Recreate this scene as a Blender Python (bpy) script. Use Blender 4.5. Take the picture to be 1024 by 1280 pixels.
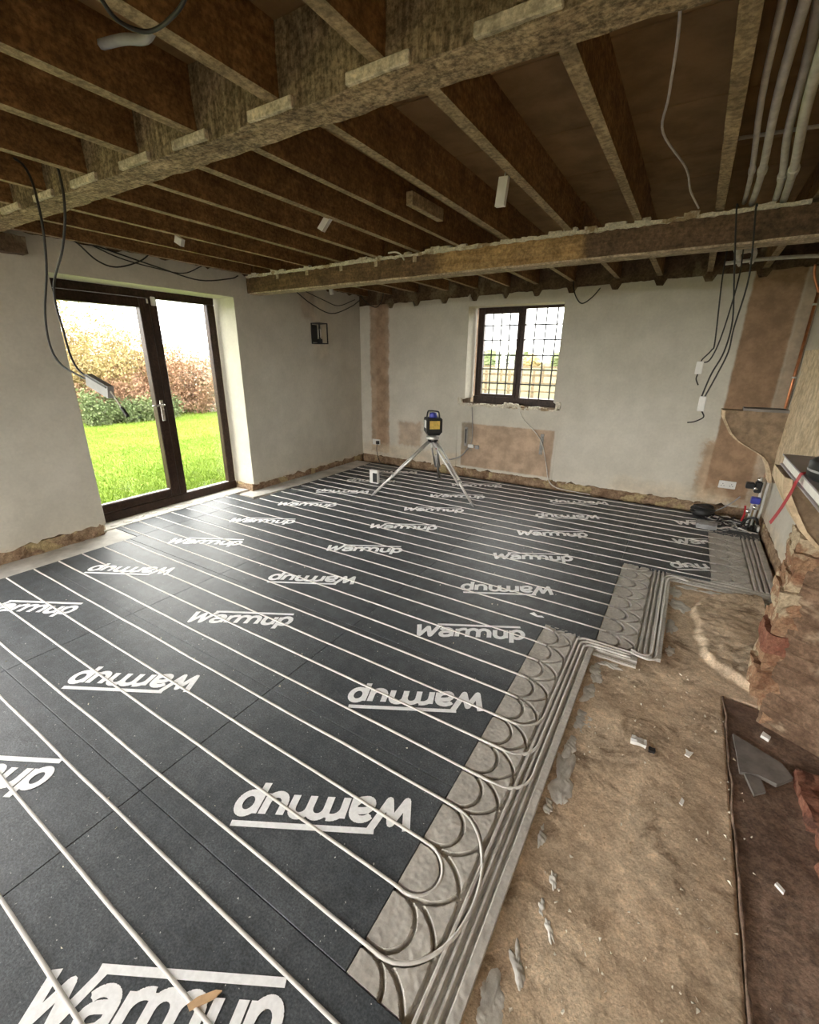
import bpy, bmesh, math, random
from mathutils import Vector, noise
from mathutils.geometry import tessellate_polygon
random.seed(7)
for o in list(bpy.data.objects): bpy.data.objects.remove(o)
S = bpy.context.scene
C = S.collection
PI = math.pi

# ------------------------------------------------------------------ camera, sky, exposure
yaw, pitch, roll, FPX = -0.5473282, -0.3366494, 0.0110568, 552.98
fw = Vector((math.sin(yaw)*math.cos(pitch), math.cos(yaw)*math.cos(pitch), math.sin(pitch)))
rt = Vector((math.cos(yaw), -math.sin(yaw), 0)); up = rt.cross(fw)
r2 = rt*math.cos(roll) + up*math.sin(roll); u2 = up*math.cos(roll) - rt*math.sin(roll)
cam = bpy.data.cameras.new('camera'); co = bpy.data.objects.new('camera', cam); C.objects.link(co)
cam.sensor_fit = 'HORIZONTAL'; cam.sensor_width = 36; cam.lens = FPX/1024*36; cam.clip_start = .05; cam.clip_end = 500
from mathutils import Matrix
co.matrix_world = Matrix(((r2.x, u2.x, -fw.x, 0), (r2.y, u2.y, -fw.y, 0), (r2.z, u2.z, -fw.z, 1.55), (0, 0, 0, 1)))
S.camera = co
W = bpy.data.worlds.new('overcast'); S.world = W; W.use_nodes = True
W.node_tree.nodes['Background'].inputs[0].default_value = (1, .97, .925, 1)      # plain overcast sky
W.node_tree.nodes['Background'].inputs[1].default_value = 1.0
S.view_settings.view_transform = 'Standard'; S.view_settings.look = 'None'
S.view_settings.gamma = 1; S.view_settings.use_curve_mapping = False
S.view_settings.exposure = 3.75
S.cycles.max_bounces = 10; S.cycles.diffuse_bounces = 6; S.cycles.transparent_max_bounces = 16
S.cycles.sample_clamp_indirect = 6

# ------------------------------------------------------------------ helpers: objects
WL = {}
def reg(o, parent, loc):
    C.objects.link(o); WL[o.name] = Vector(loc)
    if parent is not None:
        o.parent = parent; o.location = Vector(loc) - WL[parent.name]
    else: o.location = loc
    return o
def tag(o, label=None, cat=None, group=None, kind=None):
    if label: o['label'] = label
    if cat: o['category'] = cat
    if group: o['group'] = group
    if kind: o['kind'] = kind
    return o
def thing(name, label, cat, loc, group=None, kind=None):
    o = reg(bpy.data.objects.new(name, None), None, loc); o.empty_display_size = .1
    return tag(o, label, cat, group, kind)
def place(name, mesh, parent=None, loc=(0, 0, 0)):
    return reg(bpy.data.objects.new(name, mesh), parent, loc)
class MB:
    def __init__(s): s.v = []; s.f = []; s.m = []; s.mi = 0; s.sm = False
    def add(s, vs, fs):
        b = len(s.v); s.v += [tuple(p) for p in vs]
        for f in fs: s.f.append(tuple(b+i for i in f)); s.m.append(s.mi)
        return s
    def box(s, x0, x1, y0, y1, z0, z1, j=0):
        J = lambda: random.uniform(-j, j) if j else 0
        vs = [(x+J(), y+J(), z+J()) for z in (z0, z1) for y in (y0, y1) for x in (x0, x1)]
        return s.add(vs, [(0, 2, 3, 1), (4, 5, 7, 6), (0, 1, 5, 4), (2, 6, 7, 3), (0, 4, 6, 2), (1, 3, 7, 5)])
    def bbox(s, x0, x1, y0, y1, z0, z1, b=.004):            # box with all edges chamfered
        vs = []; key = {}
        for ix, x in enumerate((x0, x1)):
            for iy, y in enumerate((y0, y1)):
                for iz, z in enumerate((z0, z1)):
                    sx, sy, sz = (1-2*ix)*b, (1-2*iy)*b, (1-2*iz)*b
                    for a, p in enumerate(((x, y+sy, z+sz), (x+sx, y, z+sz), (x+sx, y+sy, z))):
                        key[ix, iy, iz, a] = len(vs); vs.append(p)
        K = key; fs = []
        for i in (0, 1):
            fs.append([K[i, 0, 0, 0], K[i, 0, 1, 0], K[i, 1, 1, 0], K[i, 1, 0, 0]][::1 if i == 0 else -1])
            fs.append([K[0, i, 0, 1], K[1, i, 0, 1], K[1, i, 1, 1], K[0, i, 1, 1]][::1 if i == 0 else -1])
            fs.append([K[0, 0, i, 2], K[0, 1, i, 2], K[1, 1, i, 2], K[1, 0, i, 2]][::1 if i == 0 else -1])
        for i in (0, 1):
            for k in (0, 1):
                fs.append([K[i, k, 0, 0], K[i, k, 0, 1], K[i, k, 1, 1], K[i, k, 1, 0]])
                fs.append([K[i, 0, k, 0], K[i, 1, k, 0], K[i, 1, k, 2], K[i, 0, k, 2]])
                fs.append([K[0, i, k, 1], K[0, i, k, 2], K[1, i, k, 2], K[1, i, k, 1]])
                for l in (0, 1): fs.append([K[i, k, l, 0], K[i, k, l, 1], K[i, k, l, 2]])
        return s.add(vs, fs)
    def prism(s, poly, axis, a, b):                          # extrude a 2-D outline along axis from a to b
        mk = {'x': lambda p, t: (t, p[0], p[1]), 'y': lambda p, t: (p[0], t, p[1]), 'z': lambda p, t: (p[0], p[1], t)}[axis]
        n = len(poly); tr = tessellate_polygon([[Vector((p[0], p[1], 0)) for p in poly]])
        vs = [mk(p, a) for p in poly] + [mk(p, b) for p in poly]
        fs = [tuple(t) for t in tr] + [tuple(n+i for i in t[::-1]) for t in tr]
        fs += [(i, (i+1) % n, n+(i+1) % n, n+i) for i in range(n)]
        return s.add(vs, fs)
    def tube(s, pts, r, seg=8, cap=True, flat=1.0):
        pts = [Vector(p) for p in pts]; n = len(pts); vs = []; prev = None
        for i, p in enumerate(pts):
            t = (pts[min(i+1, n-1)] - pts[max(i-1, 0)]).normalized()
            if prev is None:
                a = Vector((0, 0, 1)) if abs(t.z) < .9 else Vector((1, 0, 0)); u = t.cross(a).normalized()
            else: u = (prev - t*prev.dot(t)).normalized()
            prev = u; w = t.cross(u); rr = r[i] if isinstance(r, (list, tuple)) else r
            for k in range(seg):
                an = 2*PI*k/seg; vs.append(p + u*math.cos(an)*rr + w*math.sin(an)*rr*flat)
        fs = [(i*seg+k, i*seg+(k+1) % seg, (i+1)*seg+(k+1) % seg, (i+1)*seg+k) for i in range(n-1) for k in range(seg)]
        if cap: fs += [tuple(range(seg))[::-1], tuple((n-1)*seg+k for k in range(seg))]
        return s.add(vs, fs)
    def grid(s, nx, ny, fn):
        vs = [fn(i/nx, j/ny) for j in range(ny+1) for i in range(nx+1)]
        return s.add(vs, [(j*(nx+1)+i, j*(nx+1)+i+1, (j+1)*(nx+1)+i+1, (j+1)*(nx+1)+i) for j in range(ny) for i in range(nx)])
    def rough_box(s, x0, x1, y0, y1, z0, z1, st, amp, fr, seed=0, fn=None, ymat=0):
        # box whose faces are grids, displaced by noise so the outline is uneven
        n = [max(1, int(round((b-a)/st))) for a, b in ((x0, x1), (y0, y1), (z0, z1))]
        lo = (x0, y0, z0); hi = (x1, y1, z1)
        def dsp(p):
            q = Vector(p); k = noise.noise_vector(q*fr + Vector((seed, seed*2.3, 0))) + noise.noise_vector(q*fr*3.1)*.45
            q = q + k*amp
            return fn(q) if fn else q
        for ax in range(3):
            a, b = [i for i in range(3) if i != ax]; s.mi = ymat if ax == 1 else 0
            for side in (0, 1):
                def g(u, w):
                    p = [0, 0, 0]; p[ax] = hi[ax] if side else lo[ax]
                    p[a] = lo[a] + (hi[a]-lo[a])*u; p[b] = lo[b] + (hi[b]-lo[b])*w
                    return dsp(p)
                s.grid(n[a], n[b], g)
        return s
    def lathe(s, prof, c, seg=16, axis='z'):
        vs = []
        for r, h in prof:
            for k in range(seg):
                a = 2*PI*k/seg; q = (r*math.cos(a), r*math.sin(a), h)
                if axis == 'y': q = (q[0], q[2], q[1])
                if axis == 'x': q = (q[2], q[0], q[1])
                vs.append((c[0]+q[0], c[1]+q[1], c[2]+q[2]))
        n = len(prof); fs = [(i*seg+k, i*seg+(k+1) % seg, (i+1)*seg+(k+1) % seg, (i+1)*seg+k) for i in range(n-1) for k in range(seg)]
        fs += [tuple(range(seg))[::-1], tuple((n-1)*seg+k for k in range(seg))]
        return s.add(vs, fs)
    def mesh(s, name, mats, org=(0, 0, 0), smooth=False, weld=False):
        me = bpy.data.meshes.new(name)
        ox, oy, oz = org
        me.from_pydata([(x-ox, y-oy, z-oz) for x, y, z in s.v], [], s.f)
        for m in (mats if isinstance(mats, (list, tuple)) else [mats]): me.materials.append(m)
        if any(s.m):
            me.polygons.foreach_set('material_index', s.m)
        bm = bmesh.new(); bm.from_mesh(me)
        if weld: bmesh.ops.remove_doubles(bm, verts=bm.verts, dist=1e-5)
        bmesh.ops.recalc_face_normals(bm, faces=bm.faces)
        bm.to_mesh(me); bm.free()
        if smooth: me.polygons.foreach_set('use_smooth', [True]*len(me.polygons))
        me.update()
        return me
    def build(s, name, mats, parent=None, loc=None, smooth=False, weld=False):
        if loc is None:
            loc = WL[parent.name] if parent is not None else (0, 0, 0)
        return place(name, s.mesh(name, mats, loc, smooth, weld), parent, loc)
def smooth_path(pts, k=6):                                   # Catmull-Rom
    P = [Vector(p) for p in pts]; P = [P[0]*2-P[1]] + P + [P[-1]*2-P[-2]]; out = []
    for i in range(1, len(P)-2):
        for j in range(k):
            t = j/k; a, b, c, d = P[i-1:i+3]
            out.append(.5*((2*b) + (c-a)*t + (2*a-5*b+4*c-d)*t*t + (3*b-a-3*c+d)*t**3))
    return out + [P[-2]]
def jag(a0, a1, base, amp, st, seed=0, fr=9):                # uneven 1-D edge
    n = max(2, int(abs(a1-a0)/st)); out = []
    for i in range(n+1):
        a = a0 + (a1-a0)*i/n
        out.append((a, base + amp*(noise.noise((a*fr, seed, 0)) + .5*noise.noise((a*fr*3, seed, 5)))))
    return out

# ------------------------------------------------------------------ helpers: materials
class NT:
    def __init__(s, name):
        s.mat = bpy.data.materials.new(name); s.mat.use_nodes = True; t = s.mat.node_tree
        s.t = t; s.n = t.nodes; s.l = t.links; s.b = s.n['Principled BSDF']
        s.pos = s.n.new('ShaderNodeNewGeometry').outputs['Position']
    def put(s, sock, v):
        if isinstance(v, bpy.types.NodeSocket): s.l.new(v, sock)
        elif isinstance(v, (tuple, list)): sock.default_value = (*v, 1) if len(sock.default_value) == 4 and len(v) == 3 else v
        else: sock.default_value = v
    def noise(s, scale, detail=6, rough=.6, vec=None, dist=0):
        n = s.n.new('ShaderNodeTexNoise'); s.put(n.inputs['Vector'], vec or s.pos)
        n.inputs['Scale'].default_value = scale; n.inputs['Detail'].default_value = detail
        n.inputs['Roughness'].default_value = rough; n.inputs['Distortion'].default_value = dist
        return n.outputs[0]
    def scalevec(s, v):
        n = s.n.new('ShaderNodeVectorMath'); n.operation = 'MULTIPLY'; s.l.new(s.pos, n.inputs[0]); n.inputs[1].default_value = v
        return n.outputs[0]
    def xyz(s, vec=None):
        n = s.n.new('ShaderNodeSeparateXYZ'); s.l.new(vec or s.pos, n.inputs[0]); return n.outputs
    def m(s, op, a, b=0.0):
        n = s.n.new('ShaderNodeMath'); n.operation = op; s.put(n.inputs[0], a); s.put(n.inputs[1], b); return n.outputs[0]
    def step(s, v, a, b):
        n = s.n.new('ShaderNodeMapRange'); n.interpolation_type = 'SMOOTHSTEP'
        s.put(n.inputs[0], v); n.inputs[1].default_value = a; n.inputs[2].default_value = b; return n.outputs[0]
    def mix(s, f, a, b, blend='MIX'):
        n = s.n.new('ShaderNodeMix'); n.data_type = 'RGBA'; n.blend_type = blend
        s.put(n.inputs[0], f); s.put(n.inputs[6], a); s.put(n.inputs[7], b); return n.outputs[2]
    def band(s, v, lo, hi, soft):
        return s.m('MULTIPLY', s.step(v, lo-soft, lo+soft), s.m('SUBTRACT', 1.0, s.step(v, hi-soft, hi+soft)))
    def mottle(s, col, sc, lo, hi, k=1.0, det=5, rg=.7):           # fine light and dark grain in the stuff itself
        f = s.step(s.noise(sc, det, rg), .33, .67)
        return s.mix(k, col, s.mix(f, (lo, lo, lo), (hi, hi, hi)), 'MULTIPLY')
    def bump(s, h, strength=.4, dist=.01):
        n = s.n.new('ShaderNodeBump'); n.inputs['Strength'].default_value = strength; n.inputs['Distance'].default_value = dist
        s.l.new(h, n.inputs['Height']); s.l.new(n.outputs[0], s.b.inputs['Normal'])
    def done(s, col, rough=.8, metal=0.0, spec=.3):
        s.put(s.b.inputs['Base Color'], col); s.put(s.b.inputs['Roughness'], rough); s.put(s.b.inputs['Metallic'], metal)
        s.b.inputs['Specular IOR Level'].default_value = spec
        return s.mat
def simple(name, c, rough=.6, metal=0.0, var=.15, sc=20, spec=.4, bump=0):
    t = NT(name); f = t.step(t.noise(sc), .3, .7)
    if bump: t.bump(t.noise(sc*3), bump, .004)
    return t.done(t.mix(f, tuple(x*(1-var) for x in c), tuple(min(1, x*(1+var)) for x in c)), rough, metal, spec)
def wood(name, c1, c2, axis, rough=.85, stain=None, sc=1.0, mo=(.62, 1.3)):
    t = NT(name); v = {'x': (1.2, 14, 14), 'y': (14, 1.2, 14), 'z': (14, 14, 1.2)}[axis]
    g = t.noise(3*sc, 8, .65, t.scalevec(v)); l = t.noise(2.2*sc, 5)
    col = t.mix(t.step(g, .3, .7), c1, c2); col = t.mix(t.m('MULTIPLY', t.step(l, .4, .75), .55), col, tuple(x*.5 for x in c1))
    if stain: col = t.mix(t.m('MULTIPLY', t.step(t.noise(9, 8, .7), .54, .68), .8), col, stain)
    col = t.mottle(t.mottle(col, 55, mo[0], mo[1]), 11, .75, 1.2)
    t.bump(g, .5, .006)
    return t.done(col, rough, 0, .2)
def masonry(name, c1, c2, c3, sc=8):
    t = NT(name); a = t.noise(sc, 8, .7); b = t.noise(sc*.45, 4, .6, None, .5)
    col = t.mix(t.step(a, .35, .65), c1, c2); col = t.mix(t.step(b, .52, .62), col, c3)
    col = t.mottle(col, sc*6, .74, 1.2)
    t.bump(t.noise(sc*5, 8, .7), .8, .01)
    return t.done(col, .95, 0, .15)

def plaster(name, patches):
    """painted plaster; patches = list of (axis, lo, hi, zlo, zhi, soft, colour, strength, warp)"""
    t = NT(name); x, y, z = t.xyz(); w = t.m('SUBTRACT', t.noise(5, 6, .6), .5); w2 = t.m('SUBTRACT', t.noise(17, 6, .65), .5)
    base = t.mix(t.step(t.noise(1.6, 5), .3, .7), (.555, .52, .44), (.615, .58, .50))
    base = t.mix(t.m('MULTIPLY', t.step(t.noise(30, 5, .7), .62, .78), .25), base, (.42, .37, .30))
    for ax, lo, hi, zlo, zhi, soft, c, k, warp in patches:
        v = t.m('ADD', {'x': x, 'y': y}[ax], t.m('ADD', t.m('MULTIPLY', w, warp), t.m('MULTIPLY', w2, warp*.5)))
        zz = t.m('ADD', z, t.m('ADD', t.m('MULTIPLY', w2, warp), t.m('MULTIPLY', w, warp*.6)))
        mk = t.m('MULTIPLY', t.band(v, lo, hi, soft), t.band(zz, zlo, zhi, soft))
        cc = t.mix(t.step(t.noise(7, 6, .65), .3, .7), tuple(q*.82 for q in c), tuple(min(1, q*1.18) for q in c))
        base = t.mix(t.m('MULTIPLY', mk, k), base, cc)
    base = t.mottle(t.mottle(base, 40, .96, 1.03), 3.5, .94, 1.05)
    t.bump(t.noise(9, 8, .6), .25, .008)
    return t.done(base, .85, 0, .2)

BROWN = (.33, .215, .135); PINK = (.40, .29, .20); CREAM = (.60, .50, .36)
M = {}
M['plaster_back'] = plaster('plaster_back', [
    ('x', -4.12, -3.79, .15, 2.6, .02, PINK, .95, .09), ('x', -4.02, -3.84, .2, 2.6, .03, BROWN, .6, .12),
    ('x', -3.62, -3.22, .30, .66, .04, PINK, .75, .14), ('x', -4.3, -2.6, -.2, .27, .05, CREAM, .55, .15),
    ('x', -2.58, -1.33, .12, .71, .012, (.43, .31, .215), .95, .03), ('x', -2.58, -2.42, .34, .72, .02, (.30, .26, .20), .8, .03),
    ('x', .22, .72, .1, .75, .04, (.44, .31, .20), .9, .2), ('x', .32, .70, .18, 2.6, .012, BROWN, 1.0, .03),
    ('x', .70, .90, .1, 2.6, .03, (.43, .32, .22), .75, .05), ('x', -.6, .5, -.2, .24, .09, CREAM, .5, .2)])
M['plaster_left'] = plaster('plaster_left', [('y', 4.42, 4.66, 1.98, 2.6, .05, PINK, .55, .15), ('y', 4.62, 4.9, 1.5, 2.3, .1, CREAM, .35, .2),
    ('y', -3, 6, -.2, .1, .05, CREAM, .5, .1)])
M['plaster_right'] = plaster('plaster_right', [('y', 3, 6, -.2, .2, .06, CREAM, .6, .15)])
M['rubble'] = masonry('rubble', (.19, .12, .075), (.36, .26, .17), (.42, .33, .18))
M['dark_masonry'] = masonry('dark_masonry', (.09, .06, .04), (.16, .11, .07), (.22, .17, .11))
M['joist'] = wood('joist_wood', (.185, .095, .038), (.27, .15, .065), 'y')
M['joist_edge'] = wood('joist_edge_wood', (.30, .215, .125), (.39, .295, .18), 'y')
M['sheet'] = simple('chipboard', (.26, .165, .08), .9, 0, .2, 6, .2, .2)
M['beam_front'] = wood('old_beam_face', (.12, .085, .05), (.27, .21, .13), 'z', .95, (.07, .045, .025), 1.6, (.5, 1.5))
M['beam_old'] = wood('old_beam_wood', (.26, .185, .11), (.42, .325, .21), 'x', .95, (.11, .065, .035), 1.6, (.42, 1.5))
M['block'] = wood('packer_wood', (.50, .43, .31), (.60, .53, .40), 'x')
def beam_two():
    t = NT('long_beam_wood'); x, y, z = t.xyz(); g = t.noise(3, 8, .65, t.scalevec((1.2, 14, 14))); w = t.m('SUBTRACT', t.noise(6), .5)
    light = t.mix(t.step(g, .3, .7), (.30, .18, .075), (.46, .30, .14)); dark = t.mix(t.step(g, .3, .7), (.10, .065, .04), (.16, .10, .06))
    mid = t.mix(t.step(g, .3, .7), (.10, .06, .032), (.18, .11, .055))
    xx = t.m('ADD', x, t.m('MULTIPLY', w, .12))
    col = t.mix(t.step(xx, -2.0, -1.75), mid, light); col = t.mix(t.step(xx, -.80, -.74), col, dark)
    col = t.mottle(t.mottle(col, 45, .65, 1.25), 8, .7, 1.2)
    t.bump(g, .4, .005)
    return t.done(col, .8, 0, .25)
M['beam_two'] = beam_two()
M['beam_batten'] = wood('batten_wood', (.40, .31, .21), (.50, .40, .29), 'x')
M['crust'] = masonry('plaster_crust', (.62, .57, .46), (.70, .65, .54), (.36, .27, .17), 14)
def xps():
    t = NT('black_board'); col = t.mix(t.step(t.noise(3, 6), .3, .7), (.046, .054, .062), (.074, .083, .092))
    col = t.mix(t.m('MULTIPLY', t.step(t.noise(60, 4, .7), .45, .75), .35), col, (.115, .122, .13))
    col = t.mix(t.m('MULTIPLY', t.step(t.noise(75, 3, .55), .70, .73), .9), col, (.5, .49, .47))
    col = t.mix(t.m('MULTIPLY', t.step(t.noise(2.3, 8, .75), .60, .80), .35), col, (.20, .185, .165))
    col = t.mottle(t.mottle(col, 150, .62, 1.4, 1, 3), 16, .8, 1.2)
    t.bump(t.noise(90, 4), .35, .003)
    return t.done(col, .5, 0, .5)
M['xps'] = xps()
M['logo'] = simple('logo_print', (.90, .91, .92), .6, 0, .06, 60)
M['pipe'] = simple('heating_pipe_plastic', (.62, .60, .56), .4, 0, .1, 12)
def edgeb():
    t = NT('grey_edge_board'); col = t.mix(t.step(t.noise(4, 6), .3, .7), (.44, .415, .375), (.52, .495, .45))
    col = t.mix(t.m('MULTIPLY', t.step(t.noise(13, 8, .7), .58, .7), .4), col, (.60, .575, .53))
    col = t.mottle(t.mottle(col, 60, .86, 1.08), 9, .88, 1.08)
    t.bump(t.noise(40, 5), .25, .003)
    return t.done(col, .7, 0, .3)
M['edge'] = edgeb()
M['adhesive'] = simple('tile_adhesive', (.60, .575, .525), .8, 0, .12, 18, .3, .3)
M['primed'] = simple('primed_screed', (.56, .54, .50), .8, 0, .2, 6, .3, .3)
def concrete():
    t = NT('brown_concrete'); col = t.mix(t.step(t.noise(2.1, 8, .62), .34, .66), (.48, .355, .24), (.68, .54, .385))
    col = t.mix(t.m('MULTIPLY', t.step(t.noise(4.3, 10, .72, None, .8), .50, .66), .85), col, (.17, .11, .066))
    col = t.mix(t.m('MULTIPLY', t.step(t.noise(19, 8, .7), .57, .72), .5), col, (.68, .57, .43))
    col = t.mix(t.m('MULTIPLY', t.step(t.noise(70, 4, .6), .66, .76), .5), col, (.12, .08, .05))
    col = t.mottle(t.mottle(t.mottle(col, 120, .84, 1.12), 30, .86, 1.12), 5, .80, 1.18)
    t.bump(t.noise(26, 9, .7), .6, .010)
    return t.done(col, .85, 0, .25)
M['concrete'] = concrete()
def hearth():
    t = NT('sooty_hearth'); col = t.mix(t.step(t.noise(3.2, 8, .65), .34, .66), (.15, .095, .068), (.27, .185, .135))
    col = t.mix(t.m('MULTIPLY', t.step(t.noise(7, 8, .7), .55, .7), .6), col, (.36, .30, .24))
    col = t.mottle(t.mottle(col, 80, .8, 1.15), 20, .7, 1.2)
    t.bump(t.noise(28, 8, .7), .7, .01)
    return t.done(col, .7, 0, .35)
M['hearth'] = hearth()
M['soot_brick'] = masonry('sooty_brick', (.12, .075, .048), (.22, .145, .095), (.32, .24, .165), 9)
M['brick_pale'] = masonry('broken_brick', (.23, .12, .07), (.34, .215, .13), (.46, .37, .25), 16)
M['brick_red'] = masonry('red_brick', (.20, .08, .052), (.27, .13, .085), (.11, .055, .04), 14)
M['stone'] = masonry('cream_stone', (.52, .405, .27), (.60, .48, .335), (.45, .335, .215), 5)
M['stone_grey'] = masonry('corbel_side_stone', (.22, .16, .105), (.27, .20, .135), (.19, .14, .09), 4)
M['slate'] = simple('slate', (.17, .155, .14), .5, 0, .3, 12, .5, .4)
M['frame'] = wood('rosewood_frame', (.032, .017, .012), (.052, .028, .019), 'z', .35)
def glass():
    t = NT('window_glass'); g = t.n.new('ShaderNodeBsdfGlossy'); g.inputs['Roughness'].default_value = .02
    tr = t.n.new('ShaderNodeBsdfTransparent'); mx = t.n.new('ShaderNodeMixShader'); mx.inputs[0].default_value = .05
    tr.inputs[0].default_value = (.97, .98, .97, 1)
    t.l.new(tr.outputs[0], mx.inputs[1]); t.l.new(g.outputs[0], mx.inputs[2]); t.l.new(mx.outputs[0], t.n['Material Output'].inputs[0])
    return t.mat
M['glass'] = glass()
M['lead'] = simple('lead_strip', (.045, .045, .05), .5)
M['white'] = simple('white_plastic', (.72, .71, .68), .45, 0, .05)
M['grey'] = simple('grey_plastic', (.30, .30, .30), .5, 0, .08)
M['black'] = simple('black_plastic', (.018, .018, .018), .45, 0, .2)
M['cable_dark'] = simple('dark_cable', (.025, .022, .02), .5)
M['cable_white'] = simple('white_cable', (.62, .59, .53), .5)
M['conduit'] = simple('white_conduit', (.55, .52, .47), .45)
M['copper'] = simple('copper_pipe', (.60, .26, .13), .35, .85, .15)
M['alu'] = simple('aluminium', (.66, .64, .61), .35, .6, .1)
M['chrome'] = simple('chrome', (.75, .72, .68), .2, .9, .05)
M['blue'] = simple('blue_plastic', (.06, .07, .38), .35)
M['yellow'] = simple('yellow_label', (.70, .48, .12), .5)
M['red'] = simple('red_ribbon', (.42, .012, .02), .5, 0, .1, 40)
M['page'] = simple('paper_pages', (.78, .76, .72), .7, 0, .05, 60)
M['cover'] = simple('grey_book_cover', (.36, .33, .34), .55, 0, .08, 15)
M['chip'] = simple('wood_chip', (.55, .36, .20), .7)
M['steel'] = simple('galvanised_steel', (.30, .29, .27), .45, .5)
def lawn_mat(name, a, b, c):
    t = NT(name); col = t.mix(t.step(t.noise(.9, 6), .35, .65), a, b); col = t.mix(t.m('MULTIPLY', t.step(t.noise(6, 6, .7), .5, .7), .5), col, c)
    return t.done(col, .9, 0, .1)
M['lawn'] = lawn_mat('lawn_green', (.105, .165, .018), (.14, .20, .028), (.20, .21, .06))
M['blade'] = lawn_mat('grass_blade', (.15, .23, .03), (.20, .28, .045), (.26, .28, .09))
M['field'] = lawn_mat('pale_field', (.085, .078, .03), (.105, .09, .042), (.08, .085, .026))

# ================================================================== THE ROOM
XL, YB, XR = -4.3, 5.6, .83
# ---- floor -------------------------------------------------------
floor = MB().box(-4.75, 1.6, -3.7, 5.9, -.25, -.055).build('floor', M['concrete']); tag(floor, 'brown concrete sub-floor under heating boards', None, None, 'structure')
def scr(u, w):                                               # screed with the worn patches of a site floor
    x = -.62 + 1.30*u; y = -.4 + 4.3*w
    z = -.026 + .006*noise.noise((x*3, y*3, 0)) + .003*noise.noise((x*12, y*12, 3)) + .0018*noise.noise((x*40, y*40, 3))
    # raised remains of the old pier footing, 5 cm proud with a rounded west side
    cx = .84; d = (abs((x-cx)/.56)**3 + abs((y-3.02)/.60)**3)**(1/3) + .05*noise.noise((x*5, y*5, 9)) + .035*noise.noise((x*22, y*22, 2))
    m = max(0, min(1, (1-d)/.05)); m = m*m*(3-2*m)
    z += m*(.034 + .012*noise.noise((x*5, y*5, 1)) + .006*noise.noise((x*24, y*24, 4)))
    if x > .412 and y < 2.34: z -= .07
    return (x, y, z)
MB().grid(120, 400, scr).build('concrete_screed', M['concrete'], floor, smooth=True)
def hz(u, w):
    x = .42 + 1.1*u; y = -.4 + 2.72*w
    z = -.034 + .010*noise.noise((x*4, y*4, 20)) + .006*noise.noise((x*14, y*14, 2))
    return (x, y, z + .004)
MB().grid(60, 140, hz).build('hearth_slab', M['hearth'], floor, smooth=True)
mb = MB()                                                    # mortar bead along the hearth's edge
mb.tube([(.418 + .012*noise.noise((i*.22, 0, 0)) + .004*noise.noise((i*.9, 4, 0)), .2 + i*.03, -.024) for i in range(72)], [max(.0015, .005 + .007*noise.noise((i*.35, 3, 0))) for i in range(72)], 6)
mb.build('mortar_bead', M['hearth'], floor, smooth=True)
# primed strips along the left wall and the door threshold
mb = MB()
mb.prism([(-4.34, -2.0), (-4.012, -2.0)] + [(-4.012 + .01*noise.noise((i, 0, 0)), -1.8+i*.2) for i in range(18)] + [(-4.018, 1.74), (-4.018, 1.82), (-4.02, 1.868), (-4.385, 1.868), (-4.385, 1.79), (-4.34, 1.77)], 'z', -.034, -.004)
mb.build('primed_strip', M['primed'], floor)
mb = MB()
mb.prism([(-4.60, 1.6)] + [(-4.385 + .015*noise.noise((i*.8, 7, 0)), 1.72 + i*.1) for i in range(17)] + [(-4.385, 3.40), (-4.60, 3.40)], 'z', -.034, .004)
mb.build('primed_strip', M['adhesive'], floor)
mb = MB().prism([(-4.34, 3.24), (-4.10, 3.24), (-4.02, 4.2), (-4.0, 5.45), (-4.34, 5.45)], 'z', -.034, -.004)
mb.build('primed_strip', M['primed'], floor)
for i in range(11):                                          # smears of adhesive on the threshold strip
    y = 1.75 + i*.135; x = -4.47 + random.uniform(-.04, .05); k = random.uniform(.03, .06)
    MB().lathe([(k, 0), (k*.8, .006), (k*.3, .010)], (x, y, .003), 9).build('adhesive_smear', M['adhesive'], floor, smooth=True)

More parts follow.
